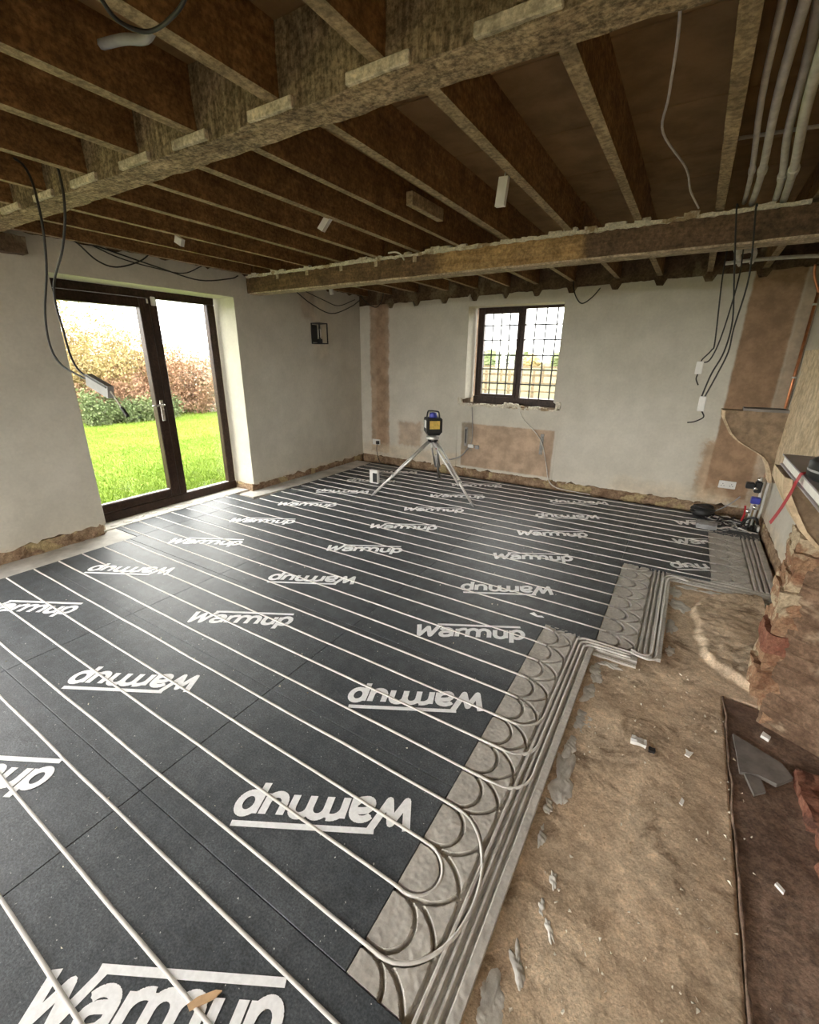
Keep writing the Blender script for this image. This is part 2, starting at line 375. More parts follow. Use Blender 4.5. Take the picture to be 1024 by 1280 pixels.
# logo: strokes of the word, italic, with the bar that grows out of the W
def logo_mesh():
    xh, th = .095, .0275; cap = .118
    L = []
    def arc(cx, cy, rx, ry, a0, a1, n=8): return [(cx+rx*math.cos(math.radians(a0+(a1-a0)*i/n)), cy+ry*math.sin(math.radians(a0+(a1-a0)*i/n))) for i in range(n+1)]
    L.append((-.322, [(0, cap), (.018, .008), (.060, cap*.80), (.082, .008), (.128, cap+.006)]))
    L.append((-.186, arc(.034, .054, .036, .032, 150, 0) + [(.070, .008)])); L.append((-.186, [(.070, .056), (.035, .054)] + arc(.030, .031, .024, .022, 90, 270) + [(.055, .014), (.070, .030)]))
    L.append((-.083, [(0, .008), (0, xh-.008)])); L.append((-.083, [(0, .05)] + arc(.04, .05, .04, .036, 180, 75)))
    L.append((-.022, [(0, .008), (0, xh-.008)])); L.append((-.022, [(0, .05)] + arc(.032, .055, .032, .032, 180, 0) + [(.064, .008)])); L.append((-.022, [(.064, .05)] + arc(.096, .055, .032, .032, 180, 0) + [(.128, .008)]))
    L.append((.140, [(0, xh-.008)] + arc(.032, .042, .032, .033, 180, 360) + [(.064, xh-.008)])); L.append((.140, [(.064, xh-.008), (.064, .008)]))
    L.append((.237, [(0, xh-.008), (0, -.034)])); L.append((.237, arc(.034, .048, .034, .040, 180, -180, 16)))
    L.append((0, [(-.192, cap+.007), (.312, cap+.007)]))
    mb = MB(); lift = [0]
    for dx, pts in L:
        pts = [Vector((p[0]+dx, p[1])) for p in pts]; h = th/2 if len(pts) < 20 else th/2
        if dx == 0: h = .0105
        sh = lambda p: (p.x + (.16*p.y if dx != 0 else 0), p.y - .052, lift[0])
        for a, b in zip(pts, pts[1:]):
            lift[0] += 6e-6; d = (b-a).normalized(); n = Vector((-d.y, d.x))*h; mb.add([sh(a+n), sh(a-n), sh(b-n), sh(b+n)], [(0, 1, 2, 3)])
        for p in pts[1:-1]:
            lift[0] += 6e-6; mb.add([sh(p + Vector((math.cos(k*PI/4), math.sin(k*PI/4)))*h*.98) for k in range(8)], [tuple(range(8))])
    return mb
LB = logo_mesh()
def logo_rot(flip, dx=0, dy=0, cut=None):
    a = math.radians(28.6 + (180 if flip else 0)); ca, sa = math.cos(a), math.sin(a)
    mb = MB(); mb.add([(x*ca-y*sa+dx, x*sa+y*ca+dy, z) for x, y, z in LB.v], LB.f)
    me = bpy.data.meshes.new('printed_logo'); me.from_pydata(mb.v, [], mb.f); me.materials.append(M['logo'])
    bm = bmesh.new(); bm.from_mesh(me)
    if cut is not None:
        bmesh.ops.bisect_plane(bm, geom=bm.verts[:]+bm.edges[:]+bm.faces[:], plane_co=(cut, 0, 0), plane_no=(1, 0, 0), clear_outer=True)
    for f in bm.faces:
        if f.normal.z < 0: f.normal_flip()
    bm.to_mesh(me); bm.free()
    return me
LOGO = {'U': logo_rot(False), 'R': logo_rot(True)}
rowY = [.21, .835, 1.485, 2.12, 2.75, 3.375, 3.985, 4.57, 5.14]
edges = [-.12] + [(a+b)/2 for a, b in zip(rowY, rowY[1:])] + [5.46]
colX = [-3.385, -2.125, -.86, .405]; colE = [-4.015, -2.755, -1.4925, -.23, 1.0]
ORI = ['UURUUUURR', 'URURUUUUU', 'URRURUURR', 'UUUUUURUU']
ORI[0] = 'UURUUURRR'
bmesh_cache = {}
def board(x0, x1, y0, y1):
    g = .0012; key = (round(x1-x0, 3), round(y1-y0, 3))
    if key not in bmesh_cache:
        bmesh_cache[key] = MB().bbox(g, x1-x0-g, g, y1-y0-g, -.030, 0, .0015).mesh('insulation_board', M['xps'])
    return place('insulation_board', bmesh_cache[key], floor, (x0, y0, 0))
for c in range(3):                                           # rows behind the viewpoint, out of frame
    for r in range(5): board(colE[c], colE[c+1], -.12-.62*(r+1), -.12-.62*r)
for c in range(4):
    for r in range(9):
        x0, x1, y0, y1 = colE[c], colE[c+1], edges[r], edges[r+1]
        cut = None
        if c == 2:
            if 0 < r <= 3: x1 = -.502; cut = -.502
            elif r <= 5: x1 = -.208
        if c == 3:
            if r < 6: continue
            x1 = .388 if r < 8 else .80
            if r < 8: cut = .386
        b = board(x0, x1, y0, y1); o = ORI[c][r]
        if cut is not None and colX[c] + .32 > cut: me = logo_rot(o == 'R', 0, 0, cut - colX[c])
        else: me = LOGO[o]
        place('printed_logo', me, b, (colX[c], rowY[r], .0010))
for y0, y1 in ((1.87, 2.435), (2.435, 3.20)):                # infill in front of the doors
    board(-4.383, -4.017, y0, y1)

# ---- grey grooved edge boards
PY = [.6 + .1648*k for k in range(-3, 30)]
def edge_board(x0, x1, y0, y1, name='edge_board'):
    w = x1-x0; nx = int(w/.0032); ny = int((y1-y0)/.0032)
    k = w/.3
    def depth(s, t):
        d = 1.0
        for off in (.192, .216, .240, .264): d = min(d, abs(s - off*k))
        i = math.floor((t-.6)/.1648)
        if s < .2*k:
            tc = .6 + .1648*(i+.5); cx = .030*k
            if s >= cx: d = min(d, abs(math.hypot((s-cx)/k, t-tc)-.0765))
            else: d = min(d, abs(abs(t-tc)-.0765))
            for q in (i-1, i, i+1, i+2):
                tp_ = .6 + .1648*q; RR = .135
                for sg in (-1, 1):
                    if s > .055*k and 0 <= sg*(t-tp_) <= RR: d = min(d, abs(math.hypot((s-.055*k)/k, t-tp_-sg*RR)-RR))
        return d
    def g(u, v):
        s = u*w; t = y0 + v*(y1-y0); d = depth(s, t)
        h = .0072; z = -.016*max(0, min(1, (h-d)/.0028))
        z += .0015*noise.noise((s*25, t*25, 1)) + .0012*noise.noise((s*70, t*70, 1))
        return (x0+s, t, z)
    mb = MB(); mb.grid(nx, ny, g)
    n0 = 0; row = nx+1
    ring = [i for i in range(row)] + [j*row+nx for j in range(1, ny+1)] + [ny*row+i for i in range(nx-1, -1, -1)] + [j*row for j in range(ny-1, 0, -1)]
    top = [mb.v[i] for i in ring]; b = len(mb.v); mb.v += [(p[0], p[1], -.032) for p in top]; n = len(ring)
    for i in range(n): mb.f.append((ring[i], ring[(i+1) % n], b+(i+1) % n, b+i)); mb.m.append(0)
    return mb.build(name, M['edge'], floor, smooth=False)
edge_board(-.500, -.203, .525, 1.715); edge_board(-.500, -.203, 1.718, 2.452)
edge_board(-.204, .130, 2.456, 3.672); edge_board(.392, .792, 3.700, 4.945)
def strip(x0, x1, y0, y1, nm, ridges):
    def g(u, v):
        x = x0+(x1-x0)*u; y = y0+(y1-y0)*v
        z = -.006 - .007*max(0, math.sin(v*ridges*PI))**.3 if ridges else -.008
        return (x, y, z + .002*noise.noise((x*30, y*30, 0)))
    mb = MB().grid(60, 40, g); mb.box(x0, x1, y0, y1, -.032, -.014)
    return mb.build(nm, M['edge'], floor)
strip(.132, .80, 3.585, 3.697, 'edge_strip', 4); strip(-.20, .02, 2.33, 2.452, 'edge_strip', 3)

# ---- combed adhesive along the boards
def smear(cx, cy, lx, ly, ang, seed, n=22):
    ca, sa = math.cos(ang), math.sin(ang)
    vs = []; fs = []
    for j in range(n+1):
        for i in range(n+1):
            a = (i/n-.5)*2; b = (j/n-.5)*2
            rr = max(abs(a), abs(b)); q = math.hypot(a, b)
            if q > 0: a, b = a*rr/q, b*rr/q
            e = 1 + .6*noise.noise((math.cos(math.atan2(b, a))*1.7 + seed*3, math.sin(math.atan2(b, a))*1.7, seed))
            x = a*lx*e; y = b*ly*e
            z = -.030 + (1-min(1, rr)**3)*(.008 + .0013*math.sin((x*.5+y)*330) + .005*noise.noise((x*30, y*30, seed)))
            vs.append((cx+x*ca-y*sa, cy+x*sa+y*ca, z)); 
    mb = MB(); mb.add(vs, [(j*(n+1)+i, j*(n+1)+i+1, (j+1)*(n+1)+i+1, (j+1)*(n+1)+i) for j in range(n) for i in range(n)])
    return mb.build('adhesive_smear', M['adhesive'], floor, smooth=True)
SM = [(-.15, .66, .045, .10, .2), (-.115, .79, .02, .06, .5), (-.10, .96, .012, .035, .2), (-.065, .92, .012, .04, .6), (-.09, 1.06, .012, .03, .3), (-.16, 1.18, .02, .05, .1),
      (-.15, 1.42, .05, .14, .1), (-.165, 1.62, .03, .07, 0), (-.15, 1.80, .045, .10, .15), (-.16, 2.0, .035, .10, -.1), (-.15, 2.18, .04, .10, .1), (-.10, 2.29, .06, .03, 0),
      (.17, 2.60, .03, .08, .1), (.165, 2.9, .035, .10, 0), (.20, 3.2, .06, .10, .3), (.17, 3.42, .04, .10, 0), (.25, 3.53, .10, .04, 0), (.45, 3.54, .14, .03, 0), (.66, 3.55, .12, .025, 0), (-.17, 1.30, .02, .05, .3)]
for i, a in enumerate(SM): smear(*a, i+1)

# ---- walls -------------------------------------------------------
def wallset(name, label):
    return tag(reg(bpy.data.objects.new(name, None), None, (0, 0, 0)), label, None, None, 'structure')
# left wall: door opening Y 1.76..3.42, z 0..2.13
wl = MB(); T = .34
for y0, y1, z0, z1 in ((.6, 1.74, -.05, 2.7), (-2.4, .6, 2.15, 2.7), (-3.6, -2.4, -.05, 2.7), (1.74, 3.44, 2.15, 2.7), (3.44, 5.9, -.05, 2.7)): wl.box(XL-.37, XL-.03, y0, y1, z0, z1)  # low gap before the doors: unseen opening added to brighten the room
wall_left = wl.build('wall_left', M['dark_masonry']); tag(wall_left, 'left plastered wall with glazed doors', None, None, 'structure')
top = jag(.6, 5.6, 2.37, .035, .04, 2)
near = [(y, z) for y, z in jag(1.765, .6, .10, .05, .04, 1)]
pl = MB()
pl.prism([p for p in top] + [(5.6, .09)] + jag(5.58, 3.425, .07, .03, .04, 3) + [(3.425, 2.13), (1.765, 2.13)] + near, 'x', XL-.03, XL)
pl.box(XL-.34, XL-.0295, 1.742, 1.765, .03, 2.13); pl.box(XL-.34, XL-.0295, 3.425, 3.447, .06, 2.13); pl.box(XL-.34, XL-.0295, 1.742, 3.447, 2.13, 2.152)
pl.build('plaster', M['plaster_left'], wall_left)
mb = MB()
def rub(x0, x1, y0, y1, z0, z1, amp=.012, seed=0): mb.rough_box(x0, x1, y0, y1, z0, z1, .03, amp, 14, seed)
rub(XL-.30, XL-.002, 3.40, 5.58, -.03, .075, .012, 3)
mb.build('rubble_footing', M['rubble'], wall_left, smooth=False)
mb = MB(); rub(XL-.10, XL-.004, .6, 1.74, -.03, .10, .014, 9)
mb.build('rubble_footing', M['rubble'], wall_left)
# back wall: window X -2.565..-1.39, z 1.04..2.16
WX0, WX1, WZ0, WZ1 = -2.565, -1.388, 1.045, 2.160
wb = MB()
for x0, x1, z0, z1 in ((-4.7, WX0-.02, -.05, 2.62), (WX1+.02, 1.6, -.05, 2.62), (WX0-.02, WX1+.02, -.05, .97), (WX0-.02, WX1+.02, 2.18, 2.62)): wb.box(x0, x1, YB+.03, YB+.40, z0, z1)
wall_back = wb.build('wall_back', M['dark_masonry']); tag(wall_back, 'back plastered wall with small leaded window', None, None, 'structure')
JX = [-3.74, -3.32, -2.89, -2.48, -2.07, -1.70, -1.30, -.86, -.44, -.02, .41]
topb = []
for x, z in jag(-4.3, .83, 0, .012, .03, 4):
    zz = 2.235 + .095*(x+4.3)/4.4 + z
    for jx in JX:
        if jx-.065 < x < jx+.012: zz -= .055
    topb.append((x, zz))
pb = MB()
holeL, holeR = WX0-.09, WX1+.09
under = jag(holeL, holeR, .955, .03, .03, 6)
bot = jag(.83, -4.3, .08, .04, .03, 5)
pb.prism([p for p in topb if p[0] <= WX0] + [(WX0, 2.3), (WX0, 1.03), (holeL, 1.01)] + under[:1] + [(holeL, .96), (holeL, .10)] + [p for p in bot if p[0] < holeL], 'y', YB, YB+.03)
pb.prism([(WX1, 2.3)] + [p for p in topb if p[0] >= WX1] + [p for p in bot if p[0] > holeR] + [(holeR, .1), (holeR, .96), (holeR, 1.0), (WX1, 1.05)], 'y', YB, YB+.03)
pb.prism([(WX0, WZ1)] + [p for p in topb if WX0 < p[0] < WX1] + [(WX1, 2.3), (WX1, WZ1)], 'y', YB, YB+.03)
pb.prism(under + [p for p in bot if holeL <= p[0] <= holeR], 'y', YB, YB+.03)
pb.box(WX0-.02, WX0, YB+.0295, YB+.27, 1.035, WZ1); pb.box(WX1, WX1+.02, YB+.0295, YB+.27, 1.05, WZ1); pb.box(WX0-.02, WX1+.02, YB+.0295, YB+.27, WZ1, WZ1+.02)
pb.build('plaster', M['plaster_back'], wall_back)
mb = MB(); rub(-4.28, .83, YB-.004, YB+.1, -.03, .085, .014, 5); mb.build('rubble_footing', M['rubble'], wall_back)
mb = MB(); rub(WX0-.08, WX1+.08, YB+.022, YB+.25, .88, .962, .020, 8); mb.build('broken_sill_bed', M['brick_pale'], wall_back)
for i in range(44):                                          # white crumbs left where the sill board was
    x = WX0 - .05 + (WX1-WX0+.10)*(i+.5)/44; k = random.uniform(.007, .022) * (1.7 if 20 < i < 27 else 1); z = .945 + random.uniform(-.012, .016)
    MB().rough_box(x-k*1.7, x+k*1.7, YB-.006, YB+.04, z, z+k*1.5, .014, .009, 32, i).build('plaster_crumb', M['crust'], wall_back)
for x, z in ((WX0-.07, .99), (WX1+.06, 1.0)):
    MB().rough_box(x-.03, x+.03, YB-.01, YB+.04, z-.03, z+.055, .02, .014, 25, x).build('plaster_crumb', M['crust'], wall_back)
# right alcove wall
wr = MB().box(XR+.03, 1.7, 2.45, 5.9, -.05, 2.62); wall_right = wr.build('wall_right', M['dark_masonry']); tag(wall_right, 'short white return wall beside the hearth', None, None, 'structure')
MB().prism(jag(2.9, 5.6, 2.45, .03, .05, 11) + jag(5.58, 3.95, .07, .03, .04, 12) + jag(3.75, 2.9, .22, .06, .04, 13), 'x', XR, XR+.03).build('plaster', M['plaster_right'], wall_right)
mb = MB(); rub(XR-.006, XR+.06, 2.9, 5.58, -.03, .10, .014, 12); mb.build('rubble_footing', M['rubble'], wall_right)
# room behind the camera: plain walls, a wide end-wall opening and a left-wall gap, both unseen, added to let daylight in
wn = MB().box(1.5, 1.7, -3.6, 2.5, -.05, 2.62); tag(wn.build('wall_near', M['plaster_right']), 'plain right wall behind the viewpoint', None, None, 'structure')
we = MB().box(-4.7, -3.7, -3.8, -3.6, -.05, 2.62).box(.9, 1.7, -3.8, -3.6, -.05, 2.62).box(-3.7, .9, -3.8, -3.6, 2.2, 2.62).box(-3.7, .9, -3.8, -3.6, -.05, .5)
tag(we.build('wall_end', M['plaster_right']), 'end wall behind the viewpoint with a wide opening added for daylight', None, None, 'structure')

# ---- ceiling -----------------------------------------------------
ceil = MB().box(-4.7, 1.7, -3.8, 5.95, 2.585, 2.62).build('ceiling', M['sheet']); tag(ceil, 'underside of brown floor boards above bare joists', None, None, 'structure')
ys = [-3.7, -2.2, -1.0, .2, 1.4, 1.98, 2.56, 3.14, 3.5, 4.3, 5.1, 5.9]
for a, b in zip(ys, ys[1:]): MB().bbox(-4.69, 1.69, a+.004, b-.004, 2.562, 2.586, .003).build('ceiling_board', M['sheet'], ceil)
def joist(xr, y0, y1, zb=2.36, wdt=.047):
    mb = MB(); ja = lambda: random.uniform(-.004, .004)
    x0, x1 = xr-wdt, xr
    vs = [(x0+ja(), y0, zb), (x1+ja(), y0, zb), (x0+ja(), y1, zb+ja()), (x1+ja(), y1, zb+ja()), (x0, y0, 2.565), (x1, y0, 2.565), (x0, y1, 2.565), (x1, y1, 2.565)]
    mb.add(vs, [(4, 5, 7, 6), (0, 1, 5, 4), (2, 6, 7, 3), (0, 4, 6, 2), (1, 3, 7, 5)]); mb.mi = 1; mb.add(vs[:4], [(0, 2, 3, 1)])
    return mb.build('joist', [M['joist'], M['joist_edge']], ceil)
for x in JX: joist(x, 1.47, 3.60)
for x in (-4.18,): joist(x, 1.47, 3.60)
for x in JX + [-4.16, .80]: joist(x + random.uniform(-.02, .02), 3.62, 5.62)
NJ = [.40, -.03, -.48, -.914, -1.35, -1.80, -2.20, -2.64, -3.08, -3.50, -3.92]
for x in NJ: joist(x, -3.6, 1.35, 2.36, .05)
joist(1.0, 1.47, 3.6)
# strutting blocks between joists
MB().bbox(-1.62, -1.575, 2.58, 2.97, 2.39, 2.46, .003).build('noggin', M['joist_edge'], ceil)
MB().bbox(-1.80, -1.40, .62, .67, 2.45, 2.56, .003).build('noggin', M['joist'], ceil)

# ---- beams -------------------------------------------------------
b1 = thing('ceiling_beam', 'rough-sawn old timber beam crossing under the joists with pale packers', 'beam', (-1.6, 1.41, 2.318))
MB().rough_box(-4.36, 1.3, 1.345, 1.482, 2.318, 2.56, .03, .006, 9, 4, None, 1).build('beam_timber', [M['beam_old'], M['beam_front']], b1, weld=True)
for x in NJ[1:]:
    m2 = MB(); m2.bbox(x-.15+random.uniform(-.02, .01), x+.075+random.uniform(-.01, .02), 1.330, 1.352, 2.322, 2.354, .003); m2.build('packer', M['block'], b1)
MB().rough_box(-4.36, -4.20, 1.36, 1.63, 2.215, 2.325, .04, .012, 8, 2).build('bearing_block', M['dark_masonry'], b1)
b2 = thing('ceiling_beam', 'long squared timber beam in front of the window wall, crusted with plaster', 'beam', (-1.6, 3.5, 2.175))
def yskew(q): q.y += .19*(.6-q.x)/4.9 - .02; return q
MB().rough_box(-4.27, 1.2, 3.42, 3.575, 2.185, 2.335, .04, .004, 6, 1, yskew).build('beam_timber', M['beam_two'], b2, weld=True)
MB().rough_box(-4.24, 1.2, 3.425, 3.57, 2.172, 2.187, .06, .002, 6, 1, yskew).build('soffit_batten', M['beam_batten'], b2)
MB().rough_box(-4.25, .36, 3.405, 3.46, 2.328, 2.348, .02, .009, 24, 5, yskew).build('plaster_crust', M['crust'], b2)
for i in range(46):
    x = -4.2 + 4.5*random.random(); k = random.uniform(.012, .03); y = 3.425 + .19*(.6-x)/4.9 - .02
    MB().rough_box(x-k*1.6, x+k*1.6, y-.012, y+.03, 2.336, 2.342+k*random.uniform(.5, 1.4), .02, .009, 30, i).build('plaster_crumb', M['crust'], b2)
for x in (-3.76, -3.34, -2.9, -2.5, -2.1):                   # pale slips in the notches under the joists
    y = 3.42 + .19*(.6-x)/4.9 - .02
    MB().bbox(x-.03, x+.005, y-.006, y+.01, 2.285, 2.335, .002).build('notch_slip', M['beam_batten'], b2)

# ---- glazed double doors -----------------------------------------
d1 = thing('door_1', 'dark brown glazed double doors onto the lawn', None, (-4.62, 2.55, 0), None, 'structure')
XD = -4.64
def bar(par, nm, y0, y1, z0, z1, x0=XD-.035, x1=XD+.035, b=.006, m='frame'): return MB().bbox(x0, x1, y0, y1, z0, z1, b).build(nm, M[m], par)
bar(d1, 'frame_head', 1.70, 3.40, 2.06, 2.15); bar(d1, 'frame_sill', 1.70, 3.40, -.02, .09, XD-.05, XD+.05)
bar(d1, 'frame_jamb', 1.70, 1.78, .09, 2.06); bar(d1, 'frame_jamb', 3.31, 3.40, .09, 2.06); bar(d1, 'frame_mullion', 2.675, 2.76, .09, 2.06)
leaf = thing('door_leaf', None, None, (XD, 2.2, .1)); leaf.parent = d1; leaf.location = WL[leaf.name]-WL[d1.name]
bar(leaf, 'leaf_stile', 2.575, 2.675, .095, 2.055, XD-.03, XD+.05); bar(leaf, 'leaf_stile', 1.78, 1.87, .095, 2.055, XD-.03, XD+.05)
bar(leaf, 'leaf_rail', 1.87, 2.575, 1.97, 2.055, XD-.03, XD+.05); bar(leaf, 'leaf_rail', 1.87, 2.575, .095, .175, XD-.03, XD+.05)
MB().box(XD-.004, XD+.004, 1.86, 2.585, .165, 1.98).build('pane', M['glass'], leaf)
MB().box(XD-.004, XD+.004, 2.755, 3.315, .085, 2.065).build('pane', M['glass'], d1)
bar(d1, 'glazing_bead', 2.76, 3.31, .088, .096, XD+.004, XD+.03, .002, 'white'); bar(leaf, 'glazing_bead', 1.87, 2.575, .173, .181, XD+.004, XD+.03, .002, 'white')
h = MB().bbox(XD+.05, XD+.058, 2.607, 2.643, .90, 1.11, .003); h.lathe([(.012, 0), (.010, .008)], (XD+.058, 2.625, .945), 10, 'x')
hd = h.build('handle_plate', M['chrome'], d1)
MB().tube(smooth_path([(XD+.055, 2.625, 1.065), (XD+.10, 2.625, 1.065), (XD+.108, 2.60, 1.065), (XD+.108, 2.50, 1.06)]), .010, 8).build('lever', M['chrome'], d1, smooth=True)
bar(d1, 'alarm_sensor', 2.695, 2.738, 1.995, 2.075, XD+.035, XD+.055, .005, 'white'); bar(d1, 'alarm_magnet', 2.645, 2.66, 2.01, 2.05, XD+.05, XD+.062, .003, 'white')

# ---- leaded window -----------------------------------------------
w1 = thing('window_1', 'dark brown casement window with leaded panes', None, (-1.97, 5.86, 1.0), None, 'structure')
def wbar(par, nm, x0, x1, z0, z1, y0=5.835, y1=5.90, b=.005, m='frame'): return MB().bbox(x0, x1, y0, y1, z0, z1, b).build(nm, M[m], par)
wbar(w1, 'frame_head', -2.53, -1.36, 2.130, 2.20); wbar(w1, 'frame_sill', -2.53, -1.36, .955, 1.062, 5.80); wbar(w1, 'frame_jamb', -2.53, -2.48, 1.05, 2.14); wbar(w1, 'frame_jamb', -1.42, -1.36, 1.05, 2.14); wbar(w1, 'frame_mullion', -1.96, -1.90, 1.05, 2.14)
sash = thing('sash', None, None, (-2.2, 5.85, 1.1)); sash.parent = w1; sash.location = WL[sash.name]-WL[w1.name]
wbar(sash, 'sash_stile', -2.485, -2.437, 1.055, 2.135, 5.822, 5.89); wbar(sash, 'sash_stile', -1.992, -1.95, 1.055, 2.135, 5.822, 5.89); wbar(sash, 'sash_rail', -2.44, -1.99, 2.085, 2.135, 5.822, 5.89); wbar(sash, 'sash_rail', -2.44, -1.99, 1.055, 1.095, 5.822, 5.89)
MB().box(-2.445, -1.985, 5.858, 5.864, 1.09, 2.09).build('pane', M['glass'], sash); MB().box(-1.905, -1.415, 5.858, 5.864, 1.055, 2.135).build('pane', M['glass'], w1)
def leads(par, x0, x1, z0, z1, vs):
    for x in vs: MB().box(x-.0085, x+.0085, 5.850, 5.857, z0, z1).build('lead_strip', M['lead'], par)
    for z in (1.945, 1.770, 1.587, 1.413, 1.232): MB().box(x0, x1, 5.849, 5.8565, z-.0085, z+.0085).build('lead_strip', M['lead'], par)
leads(sash, -2.44, -1.99, 1.09, 2.09, (-2.328, -2.215, -2.102)); leads(w1, -1.90, -1.42, 1.06, 2.13, (-1.775, -1.645, -1.515))

# ================================================================== FIREPLACE
brst = MB().rough_box(.50, 1.45, -1.2, 3.02, 1.62, 2.58, .09, .010, 4, 3)
wf = brst.build('wall_fireplace', M['stone']); tag(wf, 'stone chimney breast above the hearth', None, None, 'structure')
MB().rough_box(.455, 1.45, -1.2, 3.04, .97, 1.60, .06, .007, 5, 6).build('stone_lintel', M['stone'], wf)
prof = [(.171, 1.297), (.176, 1.262), (.198, 1.222), (.225, 1.178), (.253, 1.150), (.278, 1.131), (.32, 1.108), (.362, 1.085), (.39, 1.066), (.412, 1.040), (.430, 1.004), (.445, .964), (.452, .93)]
def corbel(y0, y1, dx, label):
    t = thing('stone_corbel', label, 'corbel', (.45, (y0+y1)/2, .93), 'stone corbels of the mantel')
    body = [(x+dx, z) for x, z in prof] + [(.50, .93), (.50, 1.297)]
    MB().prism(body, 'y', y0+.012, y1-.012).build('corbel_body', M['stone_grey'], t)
    rim = [(x+dx, z) for x, z in prof]; inn = [(x+.012, z-.004) for x, z in rim]
    m2 = MB()
    pts = [(x-.004, z) for x, z in rim]
    for a, b, c, d in zip(pts, pts[1:], inn[1:], inn):
        m2.add([(p[0], y, p[1]) for y in (y0, y1) for p in (a, b, c, d)], [(0, 1, 2, 3), (7, 6, 5, 4), (0, 4, 5, 1), (1, 5, 6, 2), (2, 6, 7, 3), (3, 7, 4, 0)])
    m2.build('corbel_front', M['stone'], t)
    return t
corbel(2.985, 3.10, 0, 'curved stone corbel on the chimney breast beside the copper pipe')
corbel(1.30, 1.47, .055, 'curved stone corbel on the chimney breast beneath the notebook')
ms = MB().rough_box(.262, .50, 2.98, 3.09, 1.299, 1.312, .03, .003, 20, 3).build('mantel_fragment', M['slate'], None, None)
tag(ms, 'thin broken grey slate lying on the corbel by the copper pipe', 'slate')
# jamb of the opening: sooty cheek, broken edge of loose bricks
ck = tag(reg(bpy.data.objects.new('wall_jamb', None), None, (.6, 2.25, 0)), 'broken sooty brick jamb of the fireplace', None, None, 'structure')
def cheek(u, v):
    x = .54 + .61*u; y = 2.238 - .36*u; z = -.04 + 1.04*v
    n = noise.noise((x*9, y*9, z*9))*.018 + noise.noise((x*26, y*26, z*26))*.008
    bed = -.012*max(0, math.cos(z*2*PI/.075))**8
    return (x - .5*n, y - .85*n + bed, z)
MB().grid(60, 110, cheek).build('sooty_face', M['soot_brick'], ck, smooth=False)
z = -.03; i = 0
while z < .98:
    hgt = random.uniform(.05, .085); low = .05*max(0, 1-z/.12)
    for k in range(2):
        x0 = .492 + .014*math.sin(i*1.9) + .012*noise.noise((i*.6, k, 0)) + low + k*.03; y0 = 2.235 + .11*k + random.uniform(-.015, .015)
        mt = 'brick_red' if (i*2+k) % 9 == 3 else 'brick_pale'
        MB().rough_box(x0, x0+.12, y0, y0+.18, z, z+hgt+.014, .016, .013, 17, i*2+k).build('brick', M[mt], ck)
    z += hgt; i += 1
# stub of red brick course at the back of the hearth, slate fragment
for i in range(5):
    y = 1.30 + i*.135
    MB().rough_box(.64 + random.uniform(-.01, .02), .80, y, y+.128, -.04, random.uniform(.0, .03), .02, .012, 16, i+40).build('brick', M['brick_red'], ck)
MB().rough_box(.80, 1.1, .9, 2.0, -.04, .5, .05, .02, 9, 77).build('fireback', M['soot_brick'], ck)
def slab(name, pts, z0, z1, m, par):
    return MB().prism(pts, 'z', z0, z1).build(name, M[m], par)
slab('slate_piece', [(.438, 2.07), (.60, 1.99), (.63, 1.93), (.57, 1.86), (.51, 1.87), (.45, 1.85)], -.045, -.016, 'slate', floor)
slab('slate_piece', [(.465, 1.86), (.52, 1.86), (.53, 1.80), (.49, 1.76)], -.045, -.02, 'slate', floor)

# ================================================================== THINGS
# ---- heating pipe
def pipe(pts, label, r=.0060):
    o = thing('heating_pipe', label, 'pipe', tuple(pts[0]), 'floor heating pipe runs')
    return MB().tube(pts, r, 8).build('pipe_run', M['pipe'], o, smooth=True)
def run(y, x1, x0=-4.0):
    n = 28; return [Vector((x0 + (x1-x0)*i/n, y + .0035*noise.noise((i*.35, y*7, 0)), -.0005 + .0015*noise.noise((i*.5, y*3, 4)))) for i in range(n+1)]
def loop(ya, yb, cx, rx, n=18):
    c = (ya+yb)/2; h = abs(yb-ya)/2; s = 1 if yb > ya else -1
    return [Vector((cx + rx*math.cos(a), c + s*h*math.sin(a), -.004)) for a in [-PI/2 + PI*i/n for i in range(n+1)]]
def x0at(y): return -4.37 if 1.85 < y < 3.18 else (-4.0 if y < 3.2 else -3.99)
STRAIGHT = 'thin white heating pipe lying straight across the black boards'
y0, y1, y2, y3 = .6, .7648, .9296, 1.0944
pipe(run(y0, -.49) + loop(y0, y3, -.45, .175, 26) + run(y3, -.49)[::-1], 'white heating pipe making the wide outer hairpin on the grooved grey board')
pipe(run(y1, -.49) + loop(y1, y2, -.475, .085) + run(y2, -.49)[::-1], 'white heating pipe making the small inner hairpin nested in the wide hairpin')
def to_long(y, gx, end):                                     # swing from a run into a lengthwise groove, then off over the link strip
    R = .10; p = run(y, gx-R-.03)
    p += [Vector((gx-R + R*math.sin(a), y + .02*(a/(PI/2)) + R*(1-math.cos(a)), -.004)) for a in [PI/2*i/8 for i in range(1, 9)]]
    p += [Vector((gx, y+.13 + (end-y-.13)*i/16, -.004 + .002*noise.noise((i, y, 0)))) for i in range(1, 17)]
    k = .05; p += [Vector((gx + k*(1-math.cos(a)), end + k*math.sin(a), .004)) for a in [PI/2*i/6 for i in range(1, 7)]]
    p += [Vector((gx+.06 + i*.03, end+k, .004)) for i in range(1, 6 + int((-.2-gx)/.03))]
    return p
pipe(to_long(1.2592, -.254, 2.325), 'white heating pipe sweeping into the long groove, first above the wide hairpin')
pipe(to_long(1.424, -.277, 2.35), 'white heating pipe sweeping into the long groove, second above the wide hairpin')
pipe(to_long(1.5888, -.300, 2.375), 'white heating pipe sweeping into the long groove, third above the wide hairpin')
